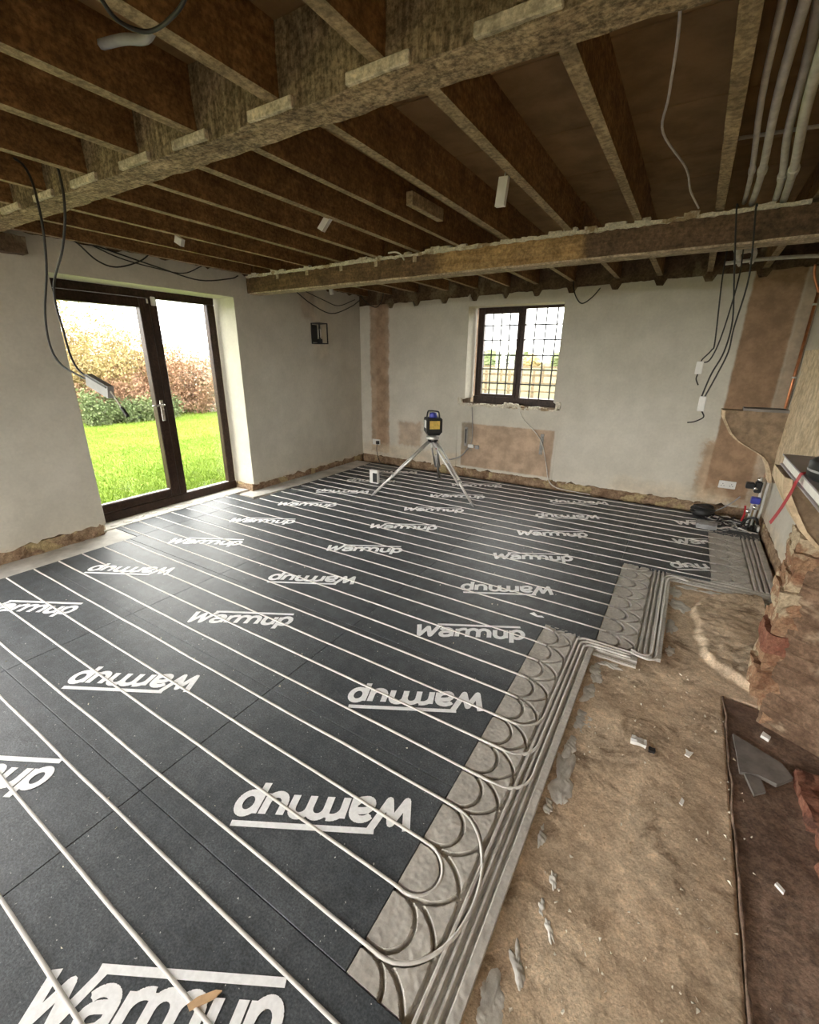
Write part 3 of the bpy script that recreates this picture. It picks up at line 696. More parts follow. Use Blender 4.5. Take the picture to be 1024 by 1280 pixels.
ORD = ['first', 'second', 'third', 'fourth', 'fifth', 'sixth', 'seventh', 'eighth', 'ninth', 'tenth', 'eleventh', 'twelfth', 'thirteenth']
cnt = {}
def lab(where):
    cnt[where] = cnt.get(where, 0) + 1
    return 'straight white heating pipe ' + where + ', ' + ORD[cnt[where]-1] + ' counted towards the window wall'
for y in PY:
    if y < .5: pipe(run(y, -.05), lab('before the wide hairpin'))
    elif y < 1.65: continue
    elif y < 2.44: pipe(run(y, -.47, x0at(y)) + [Vector((-.44, y, -.004))], lab('ending on the longest grooved board'))
    elif y < 3.66: pipe(run(y, -.17, x0at(y)), lab('ending on the middle grooved board'))
    elif y < 5.42: pipe(run(y, .43 if y < 4.95 else .70, x0at(y)), lab('reaching past the middle grooved board'))
for k, (gx, yy) in enumerate(((.02, 2.50), (.044, 2.475))):  # tails coming out onto the second grooved board
    p = [(-.02, yy-.05, .006), (.02 + gx, yy-.07, .006), (gx+.06, yy-.03, .004), (gx+.065, yy+.06, -.003)] + [(gx+.065, yy+.1+i*.1, -.004) for i in range(10)]
    p += [(gx+.075, yy+1.08, .002), (gx+.12, yy+1.12, .004), (gx+.2, yy+1.11, .004)]
    pipe(smooth_path(p, 4), ('inner' if k else 'outer') + ' white heating pipe tail crossing the link strip into the middle grooved board', .0062)

# ---- tripod and laser level
AP = Vector((-2.44, 4.5, .66))
tp = thing('tripod', 'aluminium surveying tripod standing on the black heating boards', 'tripod', (-2.44, 4.5, 0))
MB().lathe([(.07, 0), (.075, .01), (.075, .03), (.05, .035), (.03, .05)], (AP.x, AP.y, AP.z), 20).build('head_plate', M['alu'], tp, smooth=False)
MB().lathe([(.018, -.10), (.018, 0)], (AP.x, AP.y, AP.z), 10).build('centre_screw', M['alu'], tp)
for k, ft in enumerate(((-2.985, 4.03, 0), (-2.68, 5.17, 0), (-1.80, 4.31, 0))):
    F = Vector(ft); top_ = AP + (F-AP).normalized()*.05 + Vector((0, 0, .01)); d = (F-top_); side = d.cross(Vector((0, 0, 1))).normalized()
    lg = thing('leg', None, None, tuple(top_)); lg.parent = tp; lg.location = WL[lg.name]-WL[tp.name]
    mid = top_ + d*.62
    for s in (-1, 1): MB().tube([top_ + side*.034*s, mid + side*.026*s + (top_-mid)*-.05], .0125, 8).build('outer_rail', M['alu'], lg, smooth=True)
    MB().tube([top_ + d*.35, F - d*.05], .0145, 8).build('inner_rail', M['alu'], lg, smooth=True)
    MB().tube([top_ + side*.045, top_ - side*.045], .014, 8).build('hinge', M['black'], lg)
    m2 = MB().tube([mid + side*.033, mid - side*.033], .016, 8); m2.build('clamp', M['grey'], lg)
    if k != 1: MB().tube([top_ + d*.10 + side*.04, top_ + d*.16 + side*.03], .008, 6).build('clip', M['red'], lg)
    m2 = MB().tube([F - d*.06, F - d*.02, F], [.016, .012, .003], 8); m2.tube([F-d*.045 - side*.035, F-d*.045 + side*.03], .006, 6); m2.build('foot', M['grey'], lg)
ll = thing('laser_level', 'black rotary laser level with blue dome and yellow label on the tripod', 'laser level', (-2.44, 4.5, .71))
def rbox(cx, cy, hx, hy, z0, z1, a, taper=0):
    ca, sa = math.cos(a), math.sin(a); vs = []
    for z, k in ((z0, 1-taper), (z1, 1)):
        for px, py in ((-hx, -hy), (hx, -hy), (hx, hy), (-hx, hy)): vs.append((cx+(px*ca-py*sa)*k, cy+(px*sa+py*ca)*k, z))
    return MB().add(vs, [(3, 2, 1, 0), (4, 5, 6, 7), (0, 1, 5, 4), (1, 2, 6, 5), (2, 3, 7, 6), (3, 0, 4, 7)])
A = math.radians(42)
m2 = rbox(-2.44, 4.5, .088, .088, .745, .895, A); m2.v += []; b_ = rbox(-2.44, 4.5, .085, .085, .71, .745, A, .25); m2.add(b_.v, b_.f)
b_ = rbox(-2.44, 4.5, .08, .08, .895, .905, A); m2.add(b_.v, b_.f); m2.build('housing', M['black'], ll)
def panel(side, w, z0, z1, m, nm, off=0):
    # a flat plate on one of the four faces
    d = Vector((math.cos(A + side), math.sin(A + side))); t_ = Vector((-d.y, d.x)); c = Vector((-2.44, 4.5)) + d*.0885 + t_*off
    vs = []
    for k in (0, .003):
        for a_, zz in ((-w, z0), (w, z0), (w, z1), (-w, z1)): q = c + d*k + t_*a_; vs.append((q.x, q.y, zz))
    MB().add(vs, [(0, 1, 2, 3), (4, 5, 6, 7), (0, 1, 5, 4), (1, 2, 6, 5), (2, 3, 7, 6), (3, 0, 4, 7)]).build(nm, M[m], ll)
panel(-PI/2, .058, .785, .875, 'yellow', 'warning_label'); panel(PI, .045, .79, .875, 'white', 'keypad'); 
m2 = MB().lathe([(.045, .905), (.045, .925), (.040, .955), (.02, .962)], (-2.44, 4.5, 0), 16); m2.build('dome', M['blue'], ll, smooth=True)
dd = Vector((math.cos(A-PI/4), math.sin(A-PI/4)))*.085
hb_ = smooth_path([(-2.44-dd.x, 4.5-dd.y, .90), (-2.44-dd.x*.85, 4.5-dd.y*.85, .965), (-2.44-dd.x*.5, 4.5-dd.y*.5, .975), (-2.44+dd.x*.5, 4.5+dd.y*.5, .975), (-2.44+dd.x*.85, 4.5+dd.y*.85, .965), (-2.44+dd.x, 4.5+dd.y, .90)], 4)
MB().tube(hb_, .009, 8).build('handle', M['black'], ll, smooth=True)
rc = thing('laser_receiver', 'small white and black receiver box standing on the boards by the corner', 'receiver', (-3.28, 4.5, .001))
MB().bbox(-3.345, -3.215, 4.48, 4.53, .001, .175, .006).build('case', M['white'], rc); MB().bbox(-3.29, -3.225, 4.473, 4.481, .02, .14, .003).build('display', M['black'], rc)

# ---- wall lantern
ln = thing('wall_lantern', 'black cage wall lantern hanging on the left wall', 'wall lamp', (XL, 4.64, 1.70))
MB().bbox(XL, XL+.02, 4.575, 4.665, 1.72, 1.93, .003).build('back_plate', M['black'], ln)
LX0, LX1, LY0, LY1, LZ0, LZ1 = XL+.02, XL+.16, 4.555, 4.705, 1.705, 1.945; t = .006
cg = MB()
for x in (LX0+t, LX1-t):
    for y in (LY0, LY1): cg.box(x-t, x+t, y-t, y+t, LZ0, LZ1)
for z_ in (LZ0, LZ1):
    for y in (LY0, LY1): cg.box(LX0, LX1, y-t, y+t, z_-t, z_+t)
    for x in (LX0+t, LX1-t): cg.box(x-t, x+t, LY0, LY1, z_-t, z_+t)
cg.build('cage', M['black'], ln)
MB().lathe([(.03, 1.76), (.03, 1.90)], ((LX0+LX1)/2, 4.63, 0), 14).build('glass_tube', M['glass'], ln, smooth=True)
MB().lathe([(.012, 1.775), (.02, 1.80), (.02, 1.87), (.008, 1.885)], ((LX0+LX1)/2, 4.63, 0), 12).build('bulb', M['page'], ln, smooth=True)
MB().lathe([(.034, 1.708), (.034, 1.76)], ((LX0+LX1)/2, 4.63, 0), 12).build('lamp_holder', M['black'], ln)

# ---- sockets, boxes and brackets
s1 = thing('wall_socket', 'white double wall socket with a black plug in the room corner', 'socket', (-4.02, YB, .29))
MB().bbox(-4.10, -3.955, YB-.012, YB, .255, .34, .004).build('face_plate', M['white'], s1)
MB().bbox(-4.012, -3.965, YB-.05, YB-.012, .270, .320, .006).build('plug', M['black'], s1)
MB().tube(smooth_path([(-3.99, YB-.045, .275), (-3.985, YB-.06, .17), (-3.95, YB-.07, .06), (-3.88, YB-.12, .012)]), .005, 6).build('flex', M['cable_dark'], s1)
s2 = thing('wall_socket', 'white double wall socket on the bare brown plaster strip', 'socket', (.51, YB, .31))
MB().bbox(.435, .585, YB-.014, YB, .275, .355, .004).build('face_plate', M['white'], s2)
for x in (.472, .548):
    m2 = MB()
    for a_, b_ in ((0, .014), (-.012, -.006), (.012, -.006)): m2.box(x+a_-.003, x+a_+.003, YB-.0155, YB-.0135, .31+b_-.004, .31+b_+.004)
    m2.build('socket_slots', M['black'], s2)
    MB().bbox(x-.006, x+.006, YB-.018, YB-.0135, .335, .35, .002).build('rocker', M['white'], s2)
s3 = thing('junction_box', 'small white junction box low on the wall under the window', 'junction box', (-2.43, YB, .40))
MB().bbox(-2.475, -2.385, YB-.025, YB, .385, .43, .005).build('box_body', M['white'], s3)
MB().bbox(-2.37, -2.31, YB-.02, YB, .375, .425, .005).build('knockout', M['grey'], s3)
MB().tube(smooth_path([(-2.46, YB-.015, .39), (-2.55, YB-.02, .27), (-2.68, YB-.03, .20), (-2.83, YB-.03, .17)]), .008, 6).build('flex', M['grey'], s3)
for x in (-2.515, -1.475):
    t_ = thing('wall_bracket', 'upright grey steel bracket on the pinkish plaster patch, ' + ('beside the junction box' if x < -2 else 'beside the dangling white cable'), 'bracket', (x, YB, .40))
    m2 = MB().bbox(x-.022, x+.022, YB-.008, YB, .40, .66, .003); m2.build('strip', M['steel'], t_)
    MB().bbox(x-.006, x+.006, YB-.022, YB-.008, .44, .63, .002).build('slot_rib', M['black'] if x < -2 else M['steel'], t_)

# ---- cables
def cable(pts, r, m, label, cat='cable', group=None, k=6, name='cable'):
    o = MB().tube(smooth_path(pts, k), r, 7); loc = tuple(pts[0])
    ob = o.build(name, M[m], None, loc, smooth=True); return tag(ob, label, cat, group)
G = 'loose cables'
YH = 1.25
dv = thing('cable_driver', 'grey driver box hanging on two black cables in front of the glazed doors', 'driver box', (-2.75, YH, 1.39))
def ori_box(a, b, w, h_):
    a, b = Vector(a), Vector(b); d = (b-a).normalized(); s_ = d.cross(Vector((0, 1, 0))).normalized()*w; n_ = Vector((0, 1, 0))*h_
    vs = [p + s_*i + n_*j for p in (a, b) for i, j in ((-1, -1), (1, -1), (1, 1), (-1, 1))]
    return MB().add(vs, [(0, 1, 2, 3), (7, 6, 5, 4), (0, 4, 5, 1), (1, 5, 6, 2), (2, 6, 7, 3), (3, 7, 4, 0)])
ori_box((-2.855, YH, 1.415), (-2.645, YH, 1.355), .032, .016).build('case', M['grey'], dv)
ori_box((-2.857, YH, 1.440), (-2.647, YH, 1.380), .004, .020).build('end_cap', M['black'], dv)
MB().tube(smooth_path([(-2.645, YH, 1.36), (-2.60, YH, 1.315), (-2.55, YH, 1.262)]), .005, 6).build('lead', M['cable_white'], dv)
MB().tube([(-2.565, YH, 1.28), (-2.52, YH, 1.238)], .009, 8).build('plug', M['black'], dv)
cable([(-3.2, YH-.1, 2.50), (-3.05, YH, 2.44), (-2.98, YH, 2.24), (-3.04, YH, 2.0), (-3.19, YH, 1.77), (-3.23, YH, 1.60), (-3.15, YH, 1.49), (-2.95, YH, 1.43), (-2.85, YH, 1.412)], .006, 'cable_dark', 'black cable looping down past the old beam to the driver box, outer strand', group=G)
cable([(-2.69, YH-.05, 2.56), (-2.71, YH, 2.37), (-2.722, YH, 2.21), (-2.83, YH, 2.05), (-2.99, YH, 1.92), (-3.04, YH, 1.82), (-3.025, YH, 1.68), (-3.01, YH, 1.55), (-2.96, YH, 1.47), (-2.85, YH, 1.418)], .006, 'cable_dark', 'black cable looping down past the old beam to the driver box, inner strand', group=G)
yh = 3.36
cable([(.04, 3.40, 2.36), (.037, yh, 2.33), (.095, yh, 2.0), (.135, yh, 1.77), (.129, yh, 1.60), (.09, yh, 1.47), (.065, yh, 1.33)], .0046, 'cable_dark', 'black cable dangling before the long beam to the lower white connector', group=G)
cable([(.128, 3.40, 2.35), (.125, yh, 2.32), (.165, yh, 2.0), (.15, yh, 1.73), (.15, yh, 1.60), (.12, yh, 1.47), (.082, yh, 1.335)], .0046, 'cable_dark', 'black cable dangling nearest the white conduits, to the lower connector', group=G)
cable([(.035, 3.60, 2.2), (.041, yh+.04, 1.99), (.072, yh, 1.66), (.065, yh, 1.61), (.03, yh, 1.56), (.022, yh, 1.54)], .004, 'cable_dark', 'short black cable running to the upper white connector', group=G)
cable([(.115, 3.60, 2.2), (.12, yh+.04, 1.99), (.10, yh, 1.70), (.07, yh, 1.56), (.03, yh, 1.535)], .004, 'cable_dark', 'black cable crossing behind to the upper white connector', group=G)
def conn(x, z0, z1, lead, label):
    t_ = thing('cable_connector', label, 'connector', (x, yh, z0))
    MB().bbox(x-.018, x+.02, yh-.012, yh+.012, z0, z1, .004).build('case', M['white'], t_)
    MB().tube(smooth_path(lead), .0045, 6).build('lead', M['cable_dark'], t_)
conn(.02, 1.47, 1.545, [(.02, yh, 1.47), (.018, yh, 1.44), (.035, yh, 1.405)], 'white connector on the upper pair of dangling black cables')
conn(.075, 1.25, 1.34, [(.085, yh, 1.25), (.10, yh, 1.215), (.06, yh, 1.185), (.02, yh, 1.175)], 'white connector on the lower pair of dangling black cables')
xl = -4.22
cable([(xl, 1.85, 2.38), (xl, 1.96, 2.36), (xl+.02, 2.08, 2.25), (xl+.03, 2.22, 2.222), (xl+.02, 2.43, 2.30), (xl, 2.56, 2.40), (xl, 2.6, 2.46)], .006, 'cable_dark', 'black cable drooping in a deep loop above the glazed doors', group=G)
cable([(xl, 1.9, 2.39), (xl, 2.18, 2.345), (xl+.02, 2.6, 2.272), (xl+.02, 2.98, 2.225), (xl, 3.35, 2.29), (xl, 3.45, 2.33)], .006, 'cable_dark', 'black cable sagging along the wall above the doors to the long beam', group=G)
cable([(xl-.02, 2.05, 2.37), (xl, 2.27, 2.30), (xl, 2.55, 2.27), (xl, 2.83, 2.265), (xl-.02, 3.05, 2.36)], .005, 'cable_dark', 'thin black cable sagging above the mullion of the doors', group=G)
cable([(xl, 4.05, 2.34), (xl, 4.25, 2.28), (xl+.02, 4.5, 2.16), (xl+.02, 4.87, 2.08), (xl, 5.3, 2.20), (xl, 5.5, 2.30)], .006, 'cable_dark', 'dark cable drooping in a long loop above the wall lantern', group=G)
cable([(xl, 4.2, 2.34), (xl, 4.4, 2.30), (xl, 4.75, 2.23), (xl, 5.04, 2.19), (xl, 5.4, 2.30)], .005, 'cable_dark', 'dark cable sagging slightly above the wall lantern, upper strand', group=G)
cable([(-4.18, 5.45, 2.38), (-4.08, 5.48, 2.26), (-3.93, 5.5, 2.20), (-3.82, 5.48, 2.28), (-3.765, 5.45, 2.40)], .005, 'cable_dark', 'dark cable drooping below the joist ends over the brown corner strip', group=G)
cable([(-1.33, 5.585, 2.42), (-1.30, 5.57, 2.28), (-1.25, 5.54, 2.18), (-1.17, 5.48, 2.12), (-1.08, 5.5, 2.18), (-1.02, 5.55, 2.27)], .006, 'cable_dark', 'short black cable loop hanging right of the window head', group=G)
cable([(-1.80, 5.56, .965), (-1.72, 5.56, .82), (-1.49, 5.565, .60), (-1.385, 5.57, .30), (-1.33, 5.56, .10), (-1.22, 5.54, .02), (-.98, 5.50, .012), (-.8, 5.48, .012)], .006, 'cable_white', 'white cable trailing from the broken window sill to the floor', group=G)
cable([(-2.44, 5.58, .93), (-2.43, 5.585, .75), (-2.415, 5.585, .55), (-2.43, 5.58, .43)], .004, 'grey', 'thin grey cable running down from the sill to the junction box', group=G)
cable([(-.25, 1.45, 2.52), (-.217, 1.76, 2.48), (-.26, 2.2, 2.46), (-.30, 2.55, 2.47), (-.22, 3.0, 2.46), (-.20, 3.3, 2.44), (-.15, 3.42, 2.38)], .005, 'cable_white', 'thin pale cable hanging loosely between two joists beside the conduits', group=G)
cable([(-1.30, .70, 2.40), (-1.33, .78, 2.33), (-1.35, .83, 2.315), (-1.325, .885, 2.315), (-1.24, .893, 2.32), (-1.16, .886, 2.34), (-1.10, .87, 2.42)], .005, 'cable_dark', 'dark cable looped under a joist on the near side of the old beam', group=G)
cable([(-1.50, 1.03, 2.45), (-1.56, 1.03, 2.43), (-1.64, 1.01, 2.44), (-1.74, 1.0, 2.45)], .014, 'grey', 'grey sheathed cable stub poking through a joist on the near side of the beam', group=G)
cable([(-2.30, 3.40, 2.35), (-2.22, 3.38, 2.345), (-2.16, 3.37, 2.32), (-2.13, 3.37, 2.28)], .006, 'cable_white', 'short white cable end curling off the long beam', group=G)
def tagbox(c, d, w, label):
    t_ = thing('hanging_driver', label, 'driver box', (c[0], c[1], c[2]), 'small white drivers under the joists')
    a = Vector(c); b = a + Vector(d)
    ori_box(a, b, w, .014).build('case', M['white'], t_)
    MB().tube(smooth_path([b, b + Vector((.005, .01, .05)), b + Vector((-.01, .02, .12))]), .004, 6).build('lead', M['cable_white'], t_)
tagbox((-2.17, 2.45, 2.30), (.045, .03, .075), .022, 'white driver hanging from a joist above the long beam, tilted')
tagbox((-.985, 2.46, 2.27), (.005, .02, .13), .024, 'white driver hanging upright between two joists in mid ceiling')
tagbox((-3.34, 2.27, 2.315), (-.07, .0, .035), .024, 'white driver tucked flat under a joist near the glazed doors')
tagbox((-3.82, 4.45, 2.24), (-.02, .0, .09), .02, 'white driver dangling behind the long beam above the lantern')

# ---- conduits and copper pipes
GC = 'white conduits in the ceiling'
def cond(a, b, r, label):
    t_ = thing('conduit', label, 'conduit', tuple(a), GC); a, b = Vector(a), Vector(b)
    pts = [a.lerp(b, i/14) + Vector((.006*math.sin(i*.7), 0, -.02*math.sin(PI*i/14))) for i in range(15)]
    MB().tube(pts, r, 10).build('tube', M['conduit'], t_, smooth=True)
    q = pts[11]; d = (pts[12]-pts[10]).normalized()
    MB().tube([q-d*.03, q-d*.025, q+d*.025, q+d*.03], [r, r*1.35, r*1.35, r], 10).build('coupler', M['conduit'], t_)
cond((.0, 1.2, 2.50), (.068, 3.45, 2.385), .011, 'white plastic conduit under the ceiling boards, nearest the isolated joist')
cond((.055, 1.2, 2.50), (.105, 3.45, 2.375), .015, 'white plastic conduit under the ceiling boards, second from the isolated joist')
cond((.10, 1.9, 2.50), (.208, 3.45, 2.38), .015, 'white plastic conduit under the ceiling boards, third from the isolated joist')
cond((.10, 1.3, 2.46), (.245, 3.45, 2.37), .017, 'white plastic conduit under the ceiling boards, farthest from the isolated joist')
cable([(-.02, 2.86, 2.50), (.2, 2.9, 2.505), (.40, 2.95, 2.51)], .008, 'conduit', 'thin white tube crossing behind the ceiling conduits', 'conduit', k=3, name='cross_tube')
cable([(.05, 3.66, 2.25), (.11, 4.3, 2.28), (.16, 5.0, 2.31)], .018, 'conduit', 'white plastic tube seen under the long beam beside the dangling cables', 'conduit', k=3, name='waste_tube')
cable([(.10, 3.80, 2.20), (.2, 4.2, 2.27), (.24, 5.0, 2.32)], .018, 'conduit', 'white plastic tube running beside the first under the long beam', 'conduit', k=3, name='waste_tube')
cable([(.05, 4.6, 2.265), (.3, 4.7, 2.29), (.6, 4.8, 2.30), (.78, 4.85, 2.29)], .014, 'conduit', 'white plastic tube lying crosswise under the long beam towards the chimney', 'conduit', k=3, name='waste_tube')
cp = thing('copper_pipe', 'copper water pipe rising up the corner above the corbel', 'pipe', (.795, 5.54, .45))
MB().tube([(.80, 5.54, .45), (.80, 5.54, 2.14)], .012, 12).build('tube', M['copper'], cp, smooth=True)
for z_ in (1.40, 2.02): m2 = MB().lathe([(.017, z_), (.017, z_+.016)], (.80, 5.54, 0), 10); m2.box(.797, .803, 5.54, 5.60, z_+.002, z_+.012); m2.build('clip', M['white'], cp)
cp2 = thing('copper_pipe', 'thin copper pipe bending over at the top of the alcove corner', 'pipe', (.77, 5.52, 2.10))
MB().tube(smooth_path([(.80, 5.51, 2.12), (.77, 5.51, 2.18), (.735, 5.50, 2.26), (.72, 5.48, 2.34)]), .010, 10).build('tube', M['copper'], cp2, smooth=True)

# ---- valves and pipework in the corner, cable coil, tangle
mf = thing('valve_manifold', 'cluster of white pipes and black valves standing in the corner by the hearth', 'manifold', (.74, 5.2, -.02))
for x, y in ((.755, 5.26), (.79, 5.24), (.72, 5.28)): MB().tube([(x, y, -.02), (x, y, .46 if x > .73 else .30)], .011, 10).build('riser', M['white'], mf, smooth=True)
MB().bbox(.62, .685, 5.17, 5.23, .395, .455, .008).build('actuator', M['black'], mf)
MB().bbox(.69, .745, 5.18, 5.24, .36, .47, .01).build('valve_body', M['black'], mf)
MB().bbox(.69, .765, 5.18, 5.24, .25, .315, .008).build('valve_body', M['blue'], mf)
for q in ((.715, 5.2, .49), (.70, 5.2, .40), (.735, 5.2, .215), (.69, 5.2, .17)): MB().lathe([(.02, -.018), (.024, 0), (.02, .018)], q, 10, 'x').build('union_nut', M['chrome'], mf, smooth=True)
MB().tube(smooth_path([(.66, 5.2, .22), (.67, 5.2, .14), (.66, 5.2, .06)]), .009, 8).build('tap_lever', M['red'], mf)
for i in range(4): MB().bbox(.70+i*.028, .722+i*.028, 5.06+.02*i, 5.12+.02*i, -.02, .055, .006).build('foot_valve', M['black'] if i < 3 else M['white'], mf)
MB().tube(smooth_path([(.66, 5.15, .03), (.70, 5.18, .10), (.76, 5.15, .12), (.80, 5.2, .04)]), .012, 8).build('hose', M['black'], mf)
cc = thing('cable_coil', 'coil of dark cable dumped on the boards by the back wall', 'cable', (.34, 5.40, 0))
for i in range(7):
    r_ = .085 + .012*math.sin(i*2.1); pts = [Vector((.34 + (r_+.01*i % .03)*math.cos(a), 5.40 + r_*.75*math.sin(a), .02 + i*.013 + .008*math.sin(a*2+i))) for a in [2*PI*k/20 for k in range(21)]]
    MB().tube(pts, .010, 6).build('turn', M['cable_dark'], cc, smooth=True)
MB().lathe([(.09, .004), (.10, .04), (.085, .085), (.05, .10)], (.34, 5.40, 0), 14).build('reel', M['black'], cc, smooth=True)
for i in range(16):
    p = []; x, y = random.uniform(.30, .42), random.uniform(4.95, 5.35)
    for k in range(6): p.append((x + k*random.uniform(.055, .075), y + random.uniform(-.07, .07), .010 + random.random()*.03))
    cable(p, random.choice((.005, .006, .008)), ('cable_dark', 'grey', 'cable_dark', 'cable_white')[i % 4],
          ('dark' if i % 4 in (0, 2) else 'grey' if i % 4 == 1 else 'white') + ' loose cable tangled on the floor between the coil and the valves', 'cable', 'tangled cables by the valves', 5, 'tangled_cable')
cable([(.42, 5.45, .03), (.50, 5.45, .09), (.58, 5.45, .17), (.63, 5.45, .24)], .006, 'grey', 'grey cable rising from the tangle towards the valves', 'cable', None, 5, 'tangled_cable')
bg = MB().rough_box(.29, .46, 4.93, 5.06, .001, .05, .03, .018, 14, 5).build('crumpled_bag', M['grey'], None, None); tag(bg, 'crumpled dark plastic scrap by the end of the grooved board', 'plastic scrap')

# ---- notebook on the near corbel
bk = thing('notebook', 'open-edged grey notebook with red ribbon lying on the corbel', 'notebook', (.33, 1.25, 1.30))
BX0, BX1, BY0, BY1 = .232, .52, .86, 1.46
MB().bbox(BX0, BX1, BY0, BY1, 1.298, 1.302, .001).build('cover', M['cover'], bk); MB().bbox(BX0+.004, BX1, BY0, BY1-.006, 1.302, 1.322, .002).build('pages', M['page'], bk)
MB().bbox(BX0, BX1, BY0, BY1, 1.322, 1.326, .001).build('cover', M['cover'], bk)
rb = []
for i, (x, y, z_) in enumerate(smooth_path([(.30, 1.215, 1.329), (.238, 1.205, 1.329), (.228, 1.203, 1.318), (.222, 1.20, 1.285), (.213, 1.20, 1.245), (.203, 1.20, 1.212)], 5)): rb.append((x, y, z_))
m2 = MB(); n_ = len(rb); w_ = .011
m2.add([(x, y+s_*w_, z_+k) for x, y, z_ in rb for s_, k in ((-1, 0), (1, 0))], [(2*i, 2*i+1, 2*i+3, 2*i+2) for i in range(n_-1)])
m2.add([(x+.001, y+s_*w_, z_+.001) for x, y, z_ in rb for s_ in (-1, 1)], [(2*i, 2*i+1, 2*i+3, 2*i+2) for i in range(n_-1)])
m2.build('ribbon', M['red'], bk, smooth=True)
ph = thing('black_case', 'rounded black case resting on the notebook', 'case', (.30, 1.16, 1.327))
MB().lathe([(.062, 1.327), (.07, 1.333), (.07, 1.362), (.058, 1.372), (.02, 1.374)], (.300, 1.16, 0), 24).build('case_body', M['black'], ph, smooth=True)
MB().lathe([(.071, 1.345), (.071, 1.349)], (.300, 1.16, 0), 24).build('zip_seam', M['grey'], ph)

# ---- debris
def debris(name, pts, z0, z1, m, label, cat): 
    c_ = (pts[0][0], pts[0][1], z0); return tag(MB().prism(pts, 'z', z0, z1).build(name, M[m], None, c_), label, cat)
debris('wood_chip', [(-.80, .262), (-.785, .258), (-.752, .305), (-.748, .325), (-.762, .318), (-.79, .285)], .001, .006, 'chip', 'orange wooden splinter lying on the logo of a black board', 'wood chip')
MB_ = MB().rough_box(.055, .115, 1.775, 1.815, -.026, -.008, .012, .006, 40, 2).build('plaster_lump', M['white'], None, None); tag(MB_, 'white plaster lump on the brown concrete beside a black pebble', 'plaster lump')
MB_ = MB().rough_box(.125, .150, 1.765, 1.785, -.026, -.010, .008, .004, 50, 3).build('pebble', M['black'], None, None); tag(MB_, 'small black pebble beside the white plaster lump', 'pebble')
debris('paper_scrap', [(.258, 1.83), (.275, 1.825), (.283, 1.845), (.29, 1.862), (.274, 1.858), (.262, 1.868), (.264, 1.848)], -.026, -.02, 'page', 'torn white scrap on the concrete by the hearth edge', 'scrap')
debris('paper_scrap', [(.545, 2.13), (.572, 2.115), (.582, 2.14), (.556, 2.16)], -.032, -.018, 'page', 'square white scrap lying in the hearth under the broken jamb', 'scrap')
debris('paper_scrap', [(.245, 1.57), (.256, 1.562), (.262, 1.59), (.253, 1.60)], -.028, -.02, 'page', 'narrow white sliver on the concrete midway along the hearth edge', 'scrap')
debris('paper_scrap', [(.515, 1.42), (.535, 1.40), (.54, 1.412), (.522, 1.43)], -.03, -.022, 'page', 'narrow white sliver lying on the sooty hearth', 'scrap')
debris('board_offcut', [(-.62, 2.52), (-.57, 2.505), (-.53, 2.52), (-.545, 2.53), (-.57, 2.52), (-.60, 2.545)], .001, .004, 'logo', 'small bent white offcut on the black board near the grooved boards', 'offcut')
mb = MB()                                                    # grit: nobody could count it
for i in range(420):
    if i < 230: x, y, z_ = random.uniform(-.12, .47), random.uniform(.5, 2.35), -.024
    else: x, y, z_ = random.uniform(-4, -.5), random.uniform(.1, 5.2), .001
    if y > 2.3 and x > .15 and i < 230: z_ += .04
    k = random.uniform(.002, .006) * (1.0 if i < 230 else .8)
    vs = [(x+k*random.uniform(-1, 1)*a, y+k*random.uniform(-1, 1)+k*b, z_+k*c_) for a, b, c_ in ((1, -1, -.2), (1, 1, -.2), (2, 0, -.2), (1, 0, 1.1))]
    mb.add(vs, [(0, 1, 2), (0, 1, 3), (1, 2, 3), (0, 2, 3)])
gr = mb.build('grit', M['crust']); tag(gr, 'scattered pale grit and plaster crumbs on the floor', 'grit', None, 'stuff')

# ================================================================== OUTSIDE
gl = MB().box(-120, 120, -60, 220, -.5, -.2).build('ground', M['field']); tag(gl, 'pale field stretching beyond the window', None, None, 'structure')
def lawnf(u, v):
    x = -4.75 - 12*u; y = -4 + 20*v
    return (x, y, -.13 + .02*noise.noise((x*.5, y*.5, 0)))
lw = MB().grid(30, 50, lawnf); lo = lw.build('lawn', M['lawn'], None, None, smooth=True); tag(lo, 'bright green lawn outside the glazed doors', None, None, 'structure')
mb = MB()
for i in range(60000):
    x = -4.85 - 9.0*random.random()**1.3; y = -.3 - .395*x + (.5 - .34*x)*random.random()
    h_ = random.uniform(.02, .05); a = random.random()*2*PI; w_ = random.uniform(.004, .009); z_ = -.13 + .02*noise.noise((x*.5, y*.5, 0))
    lx, ly = random.uniform(-.03, .03), random.uniform(-.03, .03)
    mb.add([(x-w_*math.cos(a), y-w_*math.sin(a), z_-.01), (x+w_*math.cos(a), y+w_*math.sin(a), z_-.01), (x+lx, y+ly, z_+h_)], [(0, 1, 2)])
gb = mb.build('grass_blades', M['blade']); tag(gb, 'short bright grass growing on the lawn', 'grass', None, 'stuff')
TW = {k: lawn_mat('twig_'+k, a, b, c) for k, a, b, c in (('ochre', (.27, .205, .09), (.36, .275, .14), (.24, .22, .085)), ('red', (.24, .135, .085), (.31, .19, .13), (.22, .16, .10)),
      ('green', (.10, .135, .06), (.15, .18, .085), (.17, .17, .09)), ('pale', (.30, .26, .20), (.36, .31, .25), (.26, .23, .17)))}
